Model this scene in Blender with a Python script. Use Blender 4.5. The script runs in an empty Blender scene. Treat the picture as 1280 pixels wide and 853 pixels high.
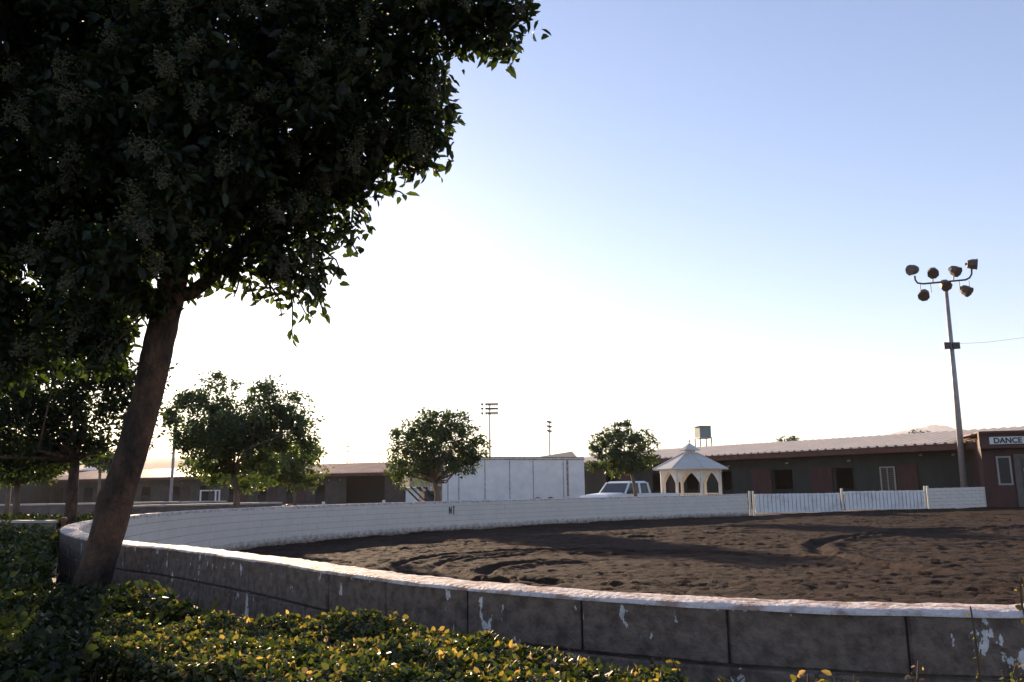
import bpy, math, random
import numpy as np
from mathutils import Vector, Matrix
R = math.radians
random.seed(7)
rng = np.random.default_rng(7)
S = bpy.context.scene

# ------------------------------------------------------------------ camera, sky, sun, exposure
EYE, FPX, PITCH, ROLL = 1.25, 1021.0, 10.27, 0.7
cam = bpy.data.objects.new('camera', bpy.data.cameras.new('camera'))
S.collection.objects.link(cam)
S.camera = cam
cam.data.sensor_width = 36
cam.data.lens = 36 * FPX / 1280
cam.data.clip_start = 0.05
cam.data.clip_end = 20000
cam.matrix_world = Matrix.Translation((0, 0, EYE)) @ Matrix.Rotation(R(90 + PITCH), 4, 'X') @ Matrix.Rotation(-R(ROLL), 4, 'Z')

HAZE = 0.00014
SUN_AZ, SUN_EL = -21.8, 12.2          # degrees from +Y (negative = to the left), above the horizon
S.world = bpy.data.worlds.new('World')
S.world.use_nodes = True
wn = S.world.node_tree
sky = wn.nodes.new('ShaderNodeTexSky')
sky.sky_type = 'NISHITA'
sky.sun_disc = False
sky.sun_elevation = R(SUN_EL)
sky.sun_rotation = R(SUN_AZ)
sky.altitude = 50
sky.air_density = 1.0
sky.dust_density = 0.35
sky.ozone_density = 1.7
bg = wn.nodes['Background']
tnt = wn.nodes.new('ShaderNodeMix'); tnt.data_type = 'RGBA'; tnt.blend_type = 'MULTIPLY'; tnt.inputs[0].default_value = 1
tnt.inputs[7].default_value = (0.915, 0.93, 1.09, 1)
gm = wn.nodes.new('ShaderNodeGamma'); gm.inputs[1].default_value = 0.88
wn.links.new(sky.outputs[0], gm.inputs[0]); wn.links.new(gm.outputs[0], tnt.inputs[6]); wn.links.new(tnt.outputs[2], bg.inputs[0])
bg.inputs[1].default_value = 0.102

sl = bpy.data.lights.new('sun', 'SUN')
sl.energy = 5.0
sl.angle = R(0.5)
sl.color = (1.0, 0.74, 0.50)
sun = bpy.data.objects.new('sun', sl)
S.collection.objects.link(sun)
sd = Vector((math.sin(R(SUN_AZ)) * math.cos(R(SUN_EL)), math.cos(R(SUN_AZ)) * math.cos(R(SUN_EL)), math.sin(R(SUN_EL))))
sun.rotation_euler = sd.to_track_quat('Z', 'Y').to_euler()
sun.location = sd * 30

S.view_settings.view_transform = 'Standard'
S.view_settings.look = 'None'
S.view_settings.gamma = 1
S.view_settings.exposure = 1.4

# ------------------------------------------------------------------ helpers
def ray(px, py):
    p, r = R(PITCH), R(ROLL)
    x, y = (px - 640) / FPX, -(py - 426.5) / FPX
    c, s = math.cos(r), math.sin(r)
    x, y = x * c + y * s, -x * s + y * c
    return np.array([x, math.cos(p) - y * math.sin(p), math.sin(p) + y * math.cos(p)])

def at(px, py, Y):
    d = ray(px, py)
    d = d / d[1] * Y
    return np.array([d[0], d[1], d[2] + EYE])

def gz(x, y):
    a = np.clip((np.asarray(y, float) - 5) / 15, 0, 1)
    b = np.clip(np.asarray(x, float) - 8, 0, 16)
    c = np.clip((np.asarray(y, float) - 10) / 20, 0, 1)
    return -0.05 * a + 0.015 * b * c

def link(o, parent=None):
    S.collection.objects.link(o)
    if parent is not None:
        o.parent = parent
    return o

def tag(o, label=None, cat=None, group=None, kind=None):
    if label: o['label'] = label
    if cat: o['category'] = cat
    if group: o['group'] = group
    if kind: o['kind'] = kind
    return o

def thing(name, label, cat, loc=(0, 0, 0), rz=0.0, group=None):
    o = bpy.data.objects.new(name, None)
    o.empty_display_size = 0.2
    o.location = [float(v) for v in loc]
    o.rotation_euler = (0, 0, rz)
    link(o)
    return tag(o, label, cat, group)

class MB:
    """collects faces; verts are in the frame of the thing it will belong to"""
    def __init__(s): s.v, s.f, s.m = [], [], []
    def add(s, v, f, m=0):
        n = len(s.v)
        s.v += [tuple(map(float, a)) for a in v]
        s.f += [tuple(n + i for i in q) for q in f]
        s.m += [m] * len(f)
    def hexa(s, c, m=0):      # 8 corners: bottom ring 0-3 ccw, top ring 4-7
        s.add(c, [(3, 2, 1, 0), (4, 5, 6, 7), (0, 1, 5, 4), (1, 2, 6, 5), (2, 3, 7, 6), (3, 0, 4, 7)], m)
    def box(s, x0, x1, y0, y1, z0, z1, m=0, ch=0.0):
        if ch <= 0:
            s.hexa([(x0, y0, z0), (x1, y0, z0), (x1, y1, z0), (x0, y1, z0), (x0, y0, z1), (x1, y0, z1), (x1, y1, z1), (x0, y1, z1)], m)
            return
        cx, cy, cz = (x0 + x1) / 2, (y0 + y1) / 2, (z0 + z1) / 2
        hx, hy, hz = (x1 - x0) / 2, (y1 - y0) / 2, (z1 - z0) / 2
        v, idx = [], {}
        for sx in (-1, 1):
            for sy in (-1, 1):
                for sz in (-1, 1):
                    for ax in range(3):
                        a = [sx * (hx - ch), sy * (hy - ch), sz * (hz - ch)]
                        a[ax] = (sx * hx, sy * hy, sz * hz)[ax]
                        idx[(sx, sy, sz, ax)] = len(v)
                        v.append((cx + a[0], cy + a[1], cz + a[2]))
        f = []
        for ax in range(3):
            u, w = [(1, 2), (2, 0), (0, 1)][ax]
            for sg in (-1, 1):
                q = []
                for a, b in ((-1, -1), (1, -1), (1, 1), (-1, 1)):
                    k = [0, 0, 0]; k[ax] = sg; k[u] = a; k[w] = b
                    q.append(idx[(k[0], k[1], k[2], ax)])
                f.append(tuple(q) if sg > 0 else tuple(q[::-1]))
        for ax in range(3):   # edges parallel to ax
            u, w = [(1, 2), (2, 0), (0, 1)][ax]
            for a in (-1, 1):
                for b in (-1, 1):
                    k0 = [0, 0, 0]; k0[u] = a; k0[w] = b; k1 = list(k0); k0[ax] = -1; k1[ax] = 1
                    q = (idx[(*k0, u)], idx[(*k1, u)], idx[(*k1, w)], idx[(*k0, w)])
                    f.append(q if a * b < 0 else q[::-1])
        for sx in (-1, 1):
            for sy in (-1, 1):
                for sz in (-1, 1):
                    q = (idx[(sx, sy, sz, 0)], idx[(sx, sy, sz, 1)], idx[(sx, sy, sz, 2)])
                    f.append(q if sx * sy * sz > 0 else q[::-1])
        s.add(v, f, m)
    def bar(s, a, b, w, h=None, m=0, up=(0, 0, 1)):
        a, b = np.array(a, float), np.array(b, float)
        h = h or w
        t = b - a; t /= np.linalg.norm(t)
        u = np.cross(t, up)
        if np.linalg.norm(u) < 1e-3: u = np.cross(t, (1, 0, 0))
        u /= np.linalg.norm(u); n = np.cross(u, t)
        c = [p + sx * u * w / 2 + sy * n * h / 2 for p in (a, b) for sx, sy in ((-1, -1), (1, -1), (1, 1), (-1, 1))]
        s.hexa(c, m)
    def tube(s, pts, rad, n=8, m=0, cap=True, wob=0.0):
        pts = [np.array(p, float) for p in pts]
        if np.isscalar(rad): rad = [rad] * len(pts)
        base = len(s.v); prev = None
        for i, p in enumerate(pts):
            t = pts[min(i + 1, len(pts) - 1)] - pts[max(i - 1, 0)]
            t /= (np.linalg.norm(t) + 1e-9)
            if prev is None:
                u = np.cross(t, (0, 0, 1.0))
                if np.linalg.norm(u) < 1e-2: u = np.array([1.0, 0, 0])
            else:
                u = prev - t * np.dot(prev, t)
            u /= (np.linalg.norm(u) + 1e-9); prev = u; w = np.cross(t, u)
            for k in range(n):
                a = 2 * math.pi * k / n
                r = rad[i] * (1 + wob * (random.random() - .5))
                s.v.append(tuple(p + r * (math.cos(a) * u + math.sin(a) * w)))
        for i in range(len(pts) - 1):
            for k in range(n):
                k2 = (k + 1) % n
                s.f.append((base + i * n + k, base + i * n + k2, base + (i + 1) * n + k2, base + (i + 1) * n + k)); s.m.append(m)
        if cap:
            s.f.append(tuple(base + k for k in range(n))[::-1]); s.m.append(m)
            s.f.append(tuple(base + (len(pts) - 1) * n + k for k in range(n))); s.m.append(m)
    def lathe(s, prof, c=(0, 0, 0), n=12, m=0, ph=0.0):   # prof [(r, z)]
        s_b = len(s.v)
        for r, z in prof:
            for k in range(n):
                a = ph + 2 * math.pi * k / n
                s.v.append((c[0] + r * math.cos(a), c[1] + r * math.sin(a), c[2] + z))
        for i in range(len(prof) - 1):
            for k in range(n):
                k2 = (k + 1) % n
                s.f.append((s_b + i * n + k, s_b + i * n + k2, s_b + (i + 1) * n + k2, s_b + (i + 1) * n + k)); s.m.append(m)
        s.f.append(tuple(s_b + k for k in range(n))[::-1]); s.m.append(m)
        s.f.append(tuple(s_b + (len(prof) - 1) * n + k for k in range(n))); s.m.append(m)
    def build(s, name, mats, parent=None, smooth=False):
        me = bpy.data.meshes.new(name)
        me.from_pydata(s.v, [], s.f)
        if not isinstance(mats, (list, tuple)): mats = [mats]
        for mt in mats: me.materials.append(mt)
        if len(mats) > 1: me.polygons.foreach_set('material_index', s.m)
        if smooth: me.polygons.foreach_set('use_smooth', [True] * len(me.polygons))
        me.update()
        return link(bpy.data.objects.new(name, me), parent)

def np_mesh(name, V, F, mat, parent=None, tint=None, smooth=False):
    """V (n,3), F (m,k) same-size faces"""
    me = bpy.data.meshes.new(name)
    k = F.shape[1]
    me.vertices.add(len(V)); me.vertices.foreach_set('co', V.astype(np.float32).ravel())
    me.loops.add(F.size); me.loops.foreach_set('vertex_index', F.astype(np.int32).ravel())
    me.polygons.add(len(F))
    me.polygons.foreach_set('loop_start', np.arange(0, F.size, k, dtype=np.int32))
    if smooth: me.polygons.foreach_set('use_smooth', np.ones(len(F), bool))
    me.update(calc_edges=True)
    if tint is not None:
        at_ = me.attributes.new('tint', 'FLOAT', 'POINT')
        at_.data.foreach_set('value', tint.astype(np.float32))
    me.materials.append(mat)
    return link(bpy.data.objects.new(name, me), parent)

def vnoise(x, y, seed=0, n=256):
    g = np.random.default_rng(seed).random((n, n))
    xi, yi = np.floor(x).astype(int), np.floor(y).astype(int)
    fx, fy = x - xi, y - yi
    fx, fy = fx * fx * (3 - 2 * fx), fy * fy * (3 - 2 * fy)
    a, b = g[xi % n, yi % n], g[(xi + 1) % n, yi % n]
    c, d = g[xi % n, (yi + 1) % n], g[(xi + 1) % n, (yi + 1) % n]
    return (a * (1 - fx) + b * fx) * (1 - fy) + (c * (1 - fx) + d * fx) * fy - 0.5

# ------------------------------------------------------------------ materials
def mat(name, col, rough=0.7, var=0.0, scale=5.0, bump=0.0, bscale=40.0, metal=0.0, spec=0.5, col2=None, stretch=(1, 1, 1), detail=6, thr=(0.35, 0.65)):
    m = bpy.data.materials.new(name); m.use_nodes = True
    nt = m.node_tree; b = nt.nodes['Principled BSDF']
    b.inputs['Roughness'].default_value = rough
    b.inputs['Metallic'].default_value = metal
    b.inputs['Specular IOR Level'].default_value = spec
    b.inputs['Base Color'].default_value = (*col, 1)
    tc = nt.nodes.new('ShaderNodeTexCoord'); mp = nt.nodes.new('ShaderNodeMapping')
    mp.inputs['Scale'].default_value = stretch
    nt.links.new(tc.outputs['Object'], mp.inputs[0])
    if var > 0 or col2:
        no = nt.nodes.new('ShaderNodeTexNoise'); no.inputs['Scale'].default_value = scale; no.inputs['Detail'].default_value = detail
        no.inputs['Roughness'].default_value = 0.6
        nt.links.new(mp.outputs[0], no.inputs['Vector'])
        cr = nt.nodes.new('ShaderNodeValToRGB')
        c2 = col2 or tuple(c * (1 - var) for c in col)
        c1 = col if col2 else tuple(min(1, c * (1 + var * .5)) for c in col)
        cr.color_ramp.elements[0].position = thr[0]; cr.color_ramp.elements[0].color = (*c2, 1)
        cr.color_ramp.elements[1].position = thr[1]; cr.color_ramp.elements[1].color = (*c1, 1)
        nt.links.new(no.outputs[0], cr.inputs[0]); nt.links.new(cr.outputs[0], b.inputs['Base Color'])
    if bump > 0:
        n2 = nt.nodes.new('ShaderNodeTexNoise'); n2.inputs['Scale'].default_value = bscale; n2.inputs['Detail'].default_value = 8
        nt.links.new(mp.outputs[0], n2.inputs['Vector'])
        bp = nt.nodes.new('ShaderNodeBump'); bp.inputs['Strength'].default_value = 1; bp.inputs['Distance'].default_value = bump
        nt.links.new(n2.outputs[0], bp.inputs['Height']); nt.links.new(bp.outputs[0], b.inputs['Normal'])
    return m

def leaf_mat(name, stops, trans=(0.10, 0.16, 0.02), tr=0.3, rough=0.35, spec=0.5):
    m = bpy.data.materials.new(name); m.use_nodes = True
    nt = m.node_tree; b = nt.nodes['Principled BSDF']; out = nt.nodes['Material Output']
    a = nt.nodes.new('ShaderNodeAttribute'); a.attribute_name = 'tint'
    cr = nt.nodes.new('ShaderNodeValToRGB')
    el = cr.color_ramp.elements
    while len(el) < len(stops): el.new(0.5)
    for e, (p, c) in zip(el, stops): e.position = p; e.color = (*c, 1)
    nt.links.new(a.outputs['Fac'], cr.inputs[0]); nt.links.new(cr.outputs[0], b.inputs['Base Color'])
    b.inputs['Roughness'].default_value = rough; b.inputs['Specular IOR Level'].default_value = spec
    t = nt.nodes.new('ShaderNodeBsdfTranslucent')
    mx = nt.nodes.new('ShaderNodeMix'); mx.data_type = 'RGBA'; mx.blend_type = 'MULTIPLY'; mx.inputs[0].default_value = 1
    nt.links.new(cr.outputs[0], mx.inputs[6]); mx.inputs[7].default_value = (*[c * 12 for c in trans], 1)
    nt.links.new(mx.outputs[2], t.inputs[0])
    ms = nt.nodes.new('ShaderNodeMixShader'); ms.inputs[0].default_value = tr
    nt.links.new(b.outputs[0], ms.inputs[1]); nt.links.new(t.outputs[0], ms.inputs[2]); nt.links.new(ms.outputs[0], out.inputs[0])
    return m

M = {}
M['white'] = mat('white_paint', (0.66, 0.66, 0.66), 0.5, 0.12, 3)
M['gate'] = mat('gate_paint', (0.80, 0.77, 0.75), 0.55, 0.15, 2, col2=(0.5, 0.44, 0.4), thr=(0.2, 0.5))
M['mortar'] = mat('mortar', (0.15, 0.125, 0.105), 0.95, 0.3, 20)
M['dark'] = mat('painted_inside_shade', (0.02, 0.02, 0.02), 0.9)  # shade inside the stables, put into a near-black colour
M['green'] = mat('green_board', (0.026, 0.032, 0.028), 0.8, 0.35, 1.2, 0.003, 12, stretch=(1, 1, .3))
M['lgreen'] = mat('grey_green_board', (0.062, 0.050, 0.044), 0.8, 0.35, 1.2)
M['red'] = mat('dark_red_board', (0.060, 0.022, 0.020), 0.75, 0.35, 2, stretch=(3, 3, .5))
M['fascia'] = mat('red_fascia', (0.11, 0.038, 0.026), 0.7, 0.3, 2)
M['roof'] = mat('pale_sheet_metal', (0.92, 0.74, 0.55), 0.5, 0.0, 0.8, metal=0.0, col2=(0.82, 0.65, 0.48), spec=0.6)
M['bluegrey'] = mat('blue_grey_sheet', (0.35, 0.42, 0.48), 0.6, 0.2, 1)
M['metal'] = mat('galvanised_pole', (0.34, 0.31, 0.30), 0.5, 0.2, 6, metal=0.3)
M['darkmetal'] = mat('dark_metal', (0.06, 0.05, 0.047), 0.55, 0.3, 9)
M['lampbody'] = mat('weathered_brown_housing', (0.12, 0.08, 0.06), 0.6, 0.4, 6)
M['glass'] = mat('dark_glass', (0.02, 0.024, 0.03), 0.25, spec=0.25)
M['lens'] = mat('lamp_glass', (0.35, 0.35, 0.33), 0.15, spec=0.8)
M['trailer'] = mat('trailer_skin', (0.82, 0.78, 0.74), 0.45, 0.10, 1.5, 0.002, 3, spec=0.5)
M['rust'] = mat('rusty_rail', (0.20, 0.11, 0.06), 0.8, 0.5, 6, col2=(0.5, 0.48, 0.45))
M['tan'] = mat('tan_ribbed_sheet', (0.46, 0.36, 0.24), 0.7, 0.3, 3)
M['truck'] = mat('truck_paint', (0.78, 0.78, 0.77), 0.3, 0.05, 3, spec=0.5)
M['rubber'] = mat('rubber', (0.02, 0.02, 0.02), 0.8)
M['gazebo'] = mat('cream_white_timber', (0.80, 0.74, 0.64), 0.6, 0.12, 4)
M['gazroof'] = mat('pale_gazebo_roof', (0.58, 0.54, 0.49), 0.7, 0.12, 1.0, 0.004, 6)
M['bark'] = mat('bark', (0.130, 0.070, 0.040), 0.9, 0.0, 9, 0.04, 40, stretch=(1, 1, .6), col2=(0.026, 0.017, 0.012), thr=(.36, .66), detail=10)
M['barkfar'] = mat('bark_pale', (0.20, 0.14, 0.10), 0.9, 0.5, 6, 0.01, 12, stretch=(1, 1, .3))
M['twig'] = mat('twig', (0.10, 0.07, 0.045), 0.9, 0.3, 10)
M['cap'] = mat('concrete_cap', (0.55, 0.50, 0.45), 0.8, 0.3, 4, 0.003, 30)
M['block'] = mat('brown_block', (0.20, 0.155, 0.13), 0.9, 0.3, 3, 0.004, 30)
M['signwhite'] = mat('sign_white', (0.72, 0.72, 0.70), 0.6, 0.08, 4)
M['signblack'] = mat('sign_black', (0.03, 0.03, 0.035), 0.7)
M['beige'] = mat('beige_panel', (0.13, 0.11, 0.092), 0.8, 0.2, 3)
M['tank'] = mat('green_grey_tank', (0.20, 0.26, 0.24), 0.7, 0.2, 1)
M['hill'] = mat('hill_scrub', (0.10, 0.09, 0.06), 0.95, 0.5, 0.02)
M['mount'] = mat('hazed_mountain', (0.45, 0.45, 0.47), 0.95, 0.4, 0.004)  # paled: distant haze is put into the mountain colour
M['redplastic'] = mat('red_plastic', (0.45, 0.06, 0.05), 0.5)
M['orange'] = mat('rusty_orange', (0.16, 0.08, 0.045), 0.8, 0.3, 10)

M['beige2'] = mat('pale_frame', (0.34, 0.31, 0.27), 0.7)
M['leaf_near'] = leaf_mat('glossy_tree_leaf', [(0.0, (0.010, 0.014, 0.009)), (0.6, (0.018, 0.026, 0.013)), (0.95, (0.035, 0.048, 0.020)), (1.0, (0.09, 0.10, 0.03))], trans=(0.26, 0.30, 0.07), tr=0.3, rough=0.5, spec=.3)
M['leaf_mid'] = leaf_mat('tree_leaf', [(0.0, (0.035, 0.048, 0.026)), (0.6, (0.055, 0.072, 0.034)), (1.0, (0.12, 0.13, 0.05))], trans=(0.18, 0.24, 0.05), tr=0.28, rough=0.45)
M['leaf_pale'] = leaf_mat('pale_tree_leaf', [(0.0, (0.07, 0.09, 0.035)), (0.6, (0.10, 0.13, 0.045)), (1.0, (0.17, 0.18, 0.05))], trans=(0.16, 0.17, 0.05), tr=0.3, rough=0.5)
M['leaf_hedge'] = leaf_mat('hedge_leaf', [(0.0, (0.016, 0.024, 0.010)), (0.42, (0.034, 0.050, 0.014)), (0.66, (0.095, 0.098, 0.030)), (0.84, (0.26, 0.18, 0.07)), (0.93, (0.48, 0.30, 0.18)), (1.0, (0.36, 0.16, 0.10))], trans=(0.16, 0.17, 0.05), tr=0.32, rough=0.5, spec=0.5)  # variegated leaf tones, plus peach-pink sun highlights put into the upper stops
M['leaf_dark'] = leaf_mat('dark_hedge_leaf', [(0.0, (0.012, 0.016, 0.008)), (0.7, (0.026, 0.032, 0.012)), (1.0, (0.08, 0.08, 0.025))], trans=(0.14, 0.18, 0.04), tr=0.18, rough=0.6, spec=0.2)
M['panicle'] = leaf_mat('unripe_berry', [(0.0, (0.045, 0.043, 0.020)), (1.0, (0.095, 0.090, 0.042))], trans=(0.12, 0.13, 0.05), tr=0.1, rough=0.6)

# ------------------------------------------------------------------ ground
def axis(lim, fine, step, far):
    a = list(np.arange(-fine, fine + .01, step))
    s, x = step, fine
    while x < lim:
        s *= 1.5; x += s; a.append(x); a.insert(0, -x)
    return np.array(a)
gx = axis(2600, 30, 1.0, 0); gy = gx + 20
X, Y = np.meshgrid(gx, gy, indexing='ij')
Z = gz(X, Y) - 0.02 - 0.09 * np.exp(-((X - 5.8) / 4.2) ** 4 - ((Y - 42.5) / 4.2) ** 4)      # shallow dip where the truck stands
n0, n1 = X.shape
I = np.arange(n0 * n1).reshape(n0, n1)
F = np.stack([I[:-1, :-1], I[1:, :-1], I[1:, 1:], I[:-1, 1:]], -1).reshape(-1, 4)
M['ground'] = mat('packed_earth', (0.10, 0.072, 0.055), 0.95, 0.4, 0.8, 0.02, 6)
tag(np_mesh('ground', np.stack([X, Y, Z], -1).reshape(-1, 3), F, M['ground']), kind='structure')

# even haze between here and the hills
hb_ = MB(); hb_.box(-4700, 4700, -4700, 4700, -3, 330)
hm = bpy.data.materials.new('thin_haze'); hm.use_nodes = True; hn = hm.node_tree; hn.nodes.remove(hn.nodes['Principled BSDF'])
vol = hn.nodes.new('ShaderNodeVolumePrincipled'); vol.inputs['Color'].default_value = (1.0, .95, .90, 1); vol.inputs['Density'].default_value = HAZE; vol.inputs['Anisotropy'].default_value = .2
hn.links.new(vol.outputs[0], hn.nodes['Material Output'].inputs['Volume'])
tag(hb_.build('haze', hm), kind='stuff')

# wall line (anticlockwise seen from above: near right -> left apex -> far right); points on the centre line
PATH = [(9.5, 5.4), (6.5, 3.6), (4.2, 2.6), (2.6, 2.14), (1.6, 2.02), (0.95, 2.10), (0.57, 2.24), (0.25, 2.42), (-0.05, 2.63), (-0.34, 2.90), (-0.64, 3.24), (-0.98, 3.68), (-1.31, 4.06), (-1.65, 4.45), (-1.96, 4.78), (-2.34, 5.13),
        (-3.22, 6.25), (-4.04, 7.6), (-4.74, 9.1), (-5.32, 10.8), (-5.80, 12.6), (-6.12, 14.6), (-6.22, 16.8), (-5.9, 19.2), (-4.9, 21.7), (-3.5, 24.0), (-1.8, 26.2), (0.2, 28.3), (2.3, 30.3), (4.8, 32.4), (7.4, 34.2), (9.95, 35.6)]
def spline(P, step):
    P = [np.array(p, float) for p in P]
    out = []
    for i in range(len(P) - 1):
        a, b, c, d = P[max(i - 1, 0)], P[i], P[i + 1], P[min(i + 2, len(P) - 1)]
        k = max(2, int(np.linalg.norm(c - b) / step))
        for t in np.arange(k) / k:
            out.append(.5 * ((2 * b) + (c - a) * t + (2 * a - 5 * b + 4 * c - d) * t * t + (3 * b - a - 3 * c + d) * t ** 3))
    out.append(P[-1])
    return np.array(out)
WP = spline(PATH, 0.02)
WS = np.concatenate([[0], np.cumsum(np.linalg.norm(np.diff(WP, axis=0), axis=1))])
def wpos(s): return np.array([np.interp(s, WS, WP[:, 0]), np.interp(s, WS, WP[:, 1])])
WALL_H, WT, CO, BL = 0.95, 0.15, 0.15, 0.40
# phase so that a block joint falls where the photograph shows one
pj = np.array([0.57, 2.24]); S0 = WS[np.argmin(np.linalg.norm(WP - pj, axis=1))] % BL

def block_wall_material(name, outer):
    m = bpy.data.materials.new(name); m.use_nodes = True
    nt = m.node_tree; b = nt.nodes['Principled BSDF']; N = nt.nodes.new; L = nt.links.new
    tc = N('ShaderNodeTexCoord')
    sep = N('ShaderNodeSeparateXYZ'); L(tc.outputs['Object'], sep.inputs[0])
    def noise(sc, det=5, vec=None, st=None):
        n = N('ShaderNodeTexNoise'); n.inputs['Scale'].default_value = sc; n.inputs['Detail'].default_value = det; n.inputs['Roughness'].default_value = .6
        if st:
            mp = N('ShaderNodeMapping'); mp.inputs['Scale'].default_value = st; L(tc.outputs['Object'], mp.inputs[0]); L(mp.outputs[0], n.inputs[0])
        else: L(tc.outputs['Object'], n.inputs[0])
        return n
    def math_(op, a, c):
        k = N('ShaderNodeMath'); k.operation = op
        for i, v in enumerate((a, c)):
            if v is None: continue
            if isinstance(v, (int, float)): k.inputs[i].default_value = v
            else: L(v, k.inputs[i])
        return k.outputs[0]
    def ramp(f, p0, c0, p1, c1):
        r = N('ShaderNodeValToRGB'); r.color_ramp.elements[0].position = p0; r.color_ramp.elements[0].color = (*c0, 1)
        r.color_ramp.elements[1].position = p1; r.color_ramp.elements[1].color = (*c1, 1); L(f, r.inputs[0]); return r.outputs[0]
    def mix(f, a, c):
        k = N('ShaderNodeMix'); k.data_type = 'RGBA'; L(f, k.inputs[0]); L(a, k.inputs[6]); L(c, k.inputs[7]); return k.outputs[2]
    n1, n2, n3 = noise(2.2), noise(26, 8), noise(9, 6)
    paint = ramp(n1.outputs[0], .3, (.80, .73, .66), .7, (.88, .81, .74))
    if outer:
        base = ramp(n1.outputs[0], .3, (.125, .090, .070), .7, (.20, .148, .115))
        spk = ramp(n2.outputs[0], .35, (.07, .051, .040), .6, (.22, .165, .13))
        k = N('ShaderNodeMix'); k.data_type = 'RGBA'; k.inputs[0].default_value = .65; L(base, k.inputs[6]); L(spk, k.inputs[7]); base = k.outputs[2]
        # paint lapping over the top edge with a ragged lower line, plus splashes of paint on the face
        zz = math_('SUBTRACT', sep.outputs[2], math_('MULTIPLY', math_('SUBTRACT', n3.outputs[0], .5), -.07))
        n4 = noise(34, 5); zl = math_('ADD', sep.outputs[2], math_('ADD', math_('MULTIPLY', math_('SUBTRACT', n4.outputs[0], .5), .05), math_('MULTIPLY', math_('SUBTRACT', n3.outputs[0], .5), .05))); lap = math_('GREATER_THAN', zl, WALL_H + .001)
        sp = noise(17, 6, st=(1, 1, .5)); sp2 = noise(3.0, 2)
        spl = math_('GREATER_THAN', math_('ADD', sp.outputs[0], math_('MULTIPLY', sp2.outputs[0], .35)), .815)
        f = math_('MAXIMUM', lap, spl)
        chip = ramp(n2.outputs[0], .3, (.35, .34, .33), .6, (.70, .68, .66)); col = mix(f, base, chip)
    else:
        # whitewash, chipped and stained near the dirt and along the bed joints
        zz = math_('ADD', sep.outputs[2], math_('MULTIPLY', math_('SUBTRACT', n3.outputs[0], .5), .35))
        dirt = ramp(zz, .02, (.16, .11, .08), .19, (.86, .83, .80))
        k = N('ShaderNodeMix'); k.data_type = 'RGBA'; k.blend_type = 'MULTIPLY'; k.inputs[0].default_value = .9
        L(paint, k.inputs[6]); L(dirt, k.inputs[7]); col = k.outputs[2]
    L(col, b.inputs['Base Color'])
    b.inputs['Roughness'].default_value = .85; b.inputs['Specular IOR Level'].default_value = .3
    bp = N('ShaderNodeBump'); bp.inputs['Distance'].default_value = .014; L(n2.outputs[0], bp.inputs['Height'])
    L(bp.outputs[0], b.inputs['Normal'])
    return m
M['wall_out'] = block_wall_material('bare_block_with_paint', True)
M['wall_in'] = block_wall_material('whitewashed_block', False)
def worn_top():
    m = mat('worn_whitewash_top', (.68, .60, .56), 0.75, 0.0, 16, 0.014, 60, col2=(.36, .24, .20), thr=(.40, .55), detail=8)
    return m
M['wall_top'] = worn_top()

def straight_pieces(s0, s1, step):
    return [s0 + i * step for i in range(int(math.ceil((s1 - s0) / step)))]
wall = MB()
def wall_block(a, b, zlo, zhi, ch, top, thick=WT, ta=None, tb=None):
    """a,b: plan ends of one block; left-hand side of a->b is the outside"""
    t = b - a; L_ = np.linalg.norm(t); t /= L_; n = np.array([t[1], -t[0]])   # n points to the inside of the oval (checked below)
    m_ = MB(); j = 0.003 if a[1] < 5.5 else 0.0
    m_.box(j, L_ - j, -thick / 2, thick / 2, zlo, zhi, 0, ch)
    g = float(gz(a[0], a[1]))
    jit = (random.random() - .5) * .004
    if ta is not None:   # ends cut square to the curve so that the joints stay thin
        sa = ta[1] * t[0] - ta[0] * t[1]; sb = tb[1] * t[0] - tb[0] * t[1]
        m_.v = [(x + y * (sa * (1 - x / L_) + sb * x / L_), y, z) for x, y, z in m_.v]
    for fa in m_.f:
        vs = [m_.v[i] for i in fa]
        c = np.mean(vs, axis=0)
        nn = np.cross(np.subtract(vs[1], vs[0]), np.subtract(vs[2], vs[1]))
        nn = nn / (np.linalg.norm(nn) + 1e-12)
        mi = 2 if (top and nn[2] > .5) else (1 if nn[1] > 0.3 or (nn[1] > -.3 and c[1] > 0) else 0)
        V = [(a[0] + t[0] * v[0] + n[0] * (v[1] + jit), a[1] + t[1] * v[0] + n[1] * (v[1] + jit), v[2] + g) for v in vs]
        wall.add(V, [tuple(range(len(V)))], mi)
def wall_run(pos, s_from, s_to, finech):
    for ci in range(7):
        zhi = WALL_H - ci * CO; zlo = max(zhi - CO + 0.006, -0.12)
        if zhi < -0.05: break
        off = (BL / 2 if ci % 2 else 0)
        s = s_from - off
        while s < s_to - 0.02:
            a, b = max(s, s_from), min(s + BL, s_to)
            if b - a > 0.03:
                pa, pb = pos(a), pos(b)
                q1, q2 = pos(max(a - .02, 0)), pos(a + .02); q3, q4 = pos(b - .02), pos(min(b + .02, s_to)); ta = (q2 - q1) / np.linalg.norm(q2 - q1); tb = (q4 - q3) / np.linalg.norm(q4 - q3)
                wall_block(pa, pb, zlo, zhi, finech(pa), ci == 0, ta=ta, tb=tb)
            s += BL
ch_f = lambda p: 0.006 if p[1] < 5.5 else 0.003
s_start = S0
wall_run(wpos, s_start, WS[-1], ch_f)
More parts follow.
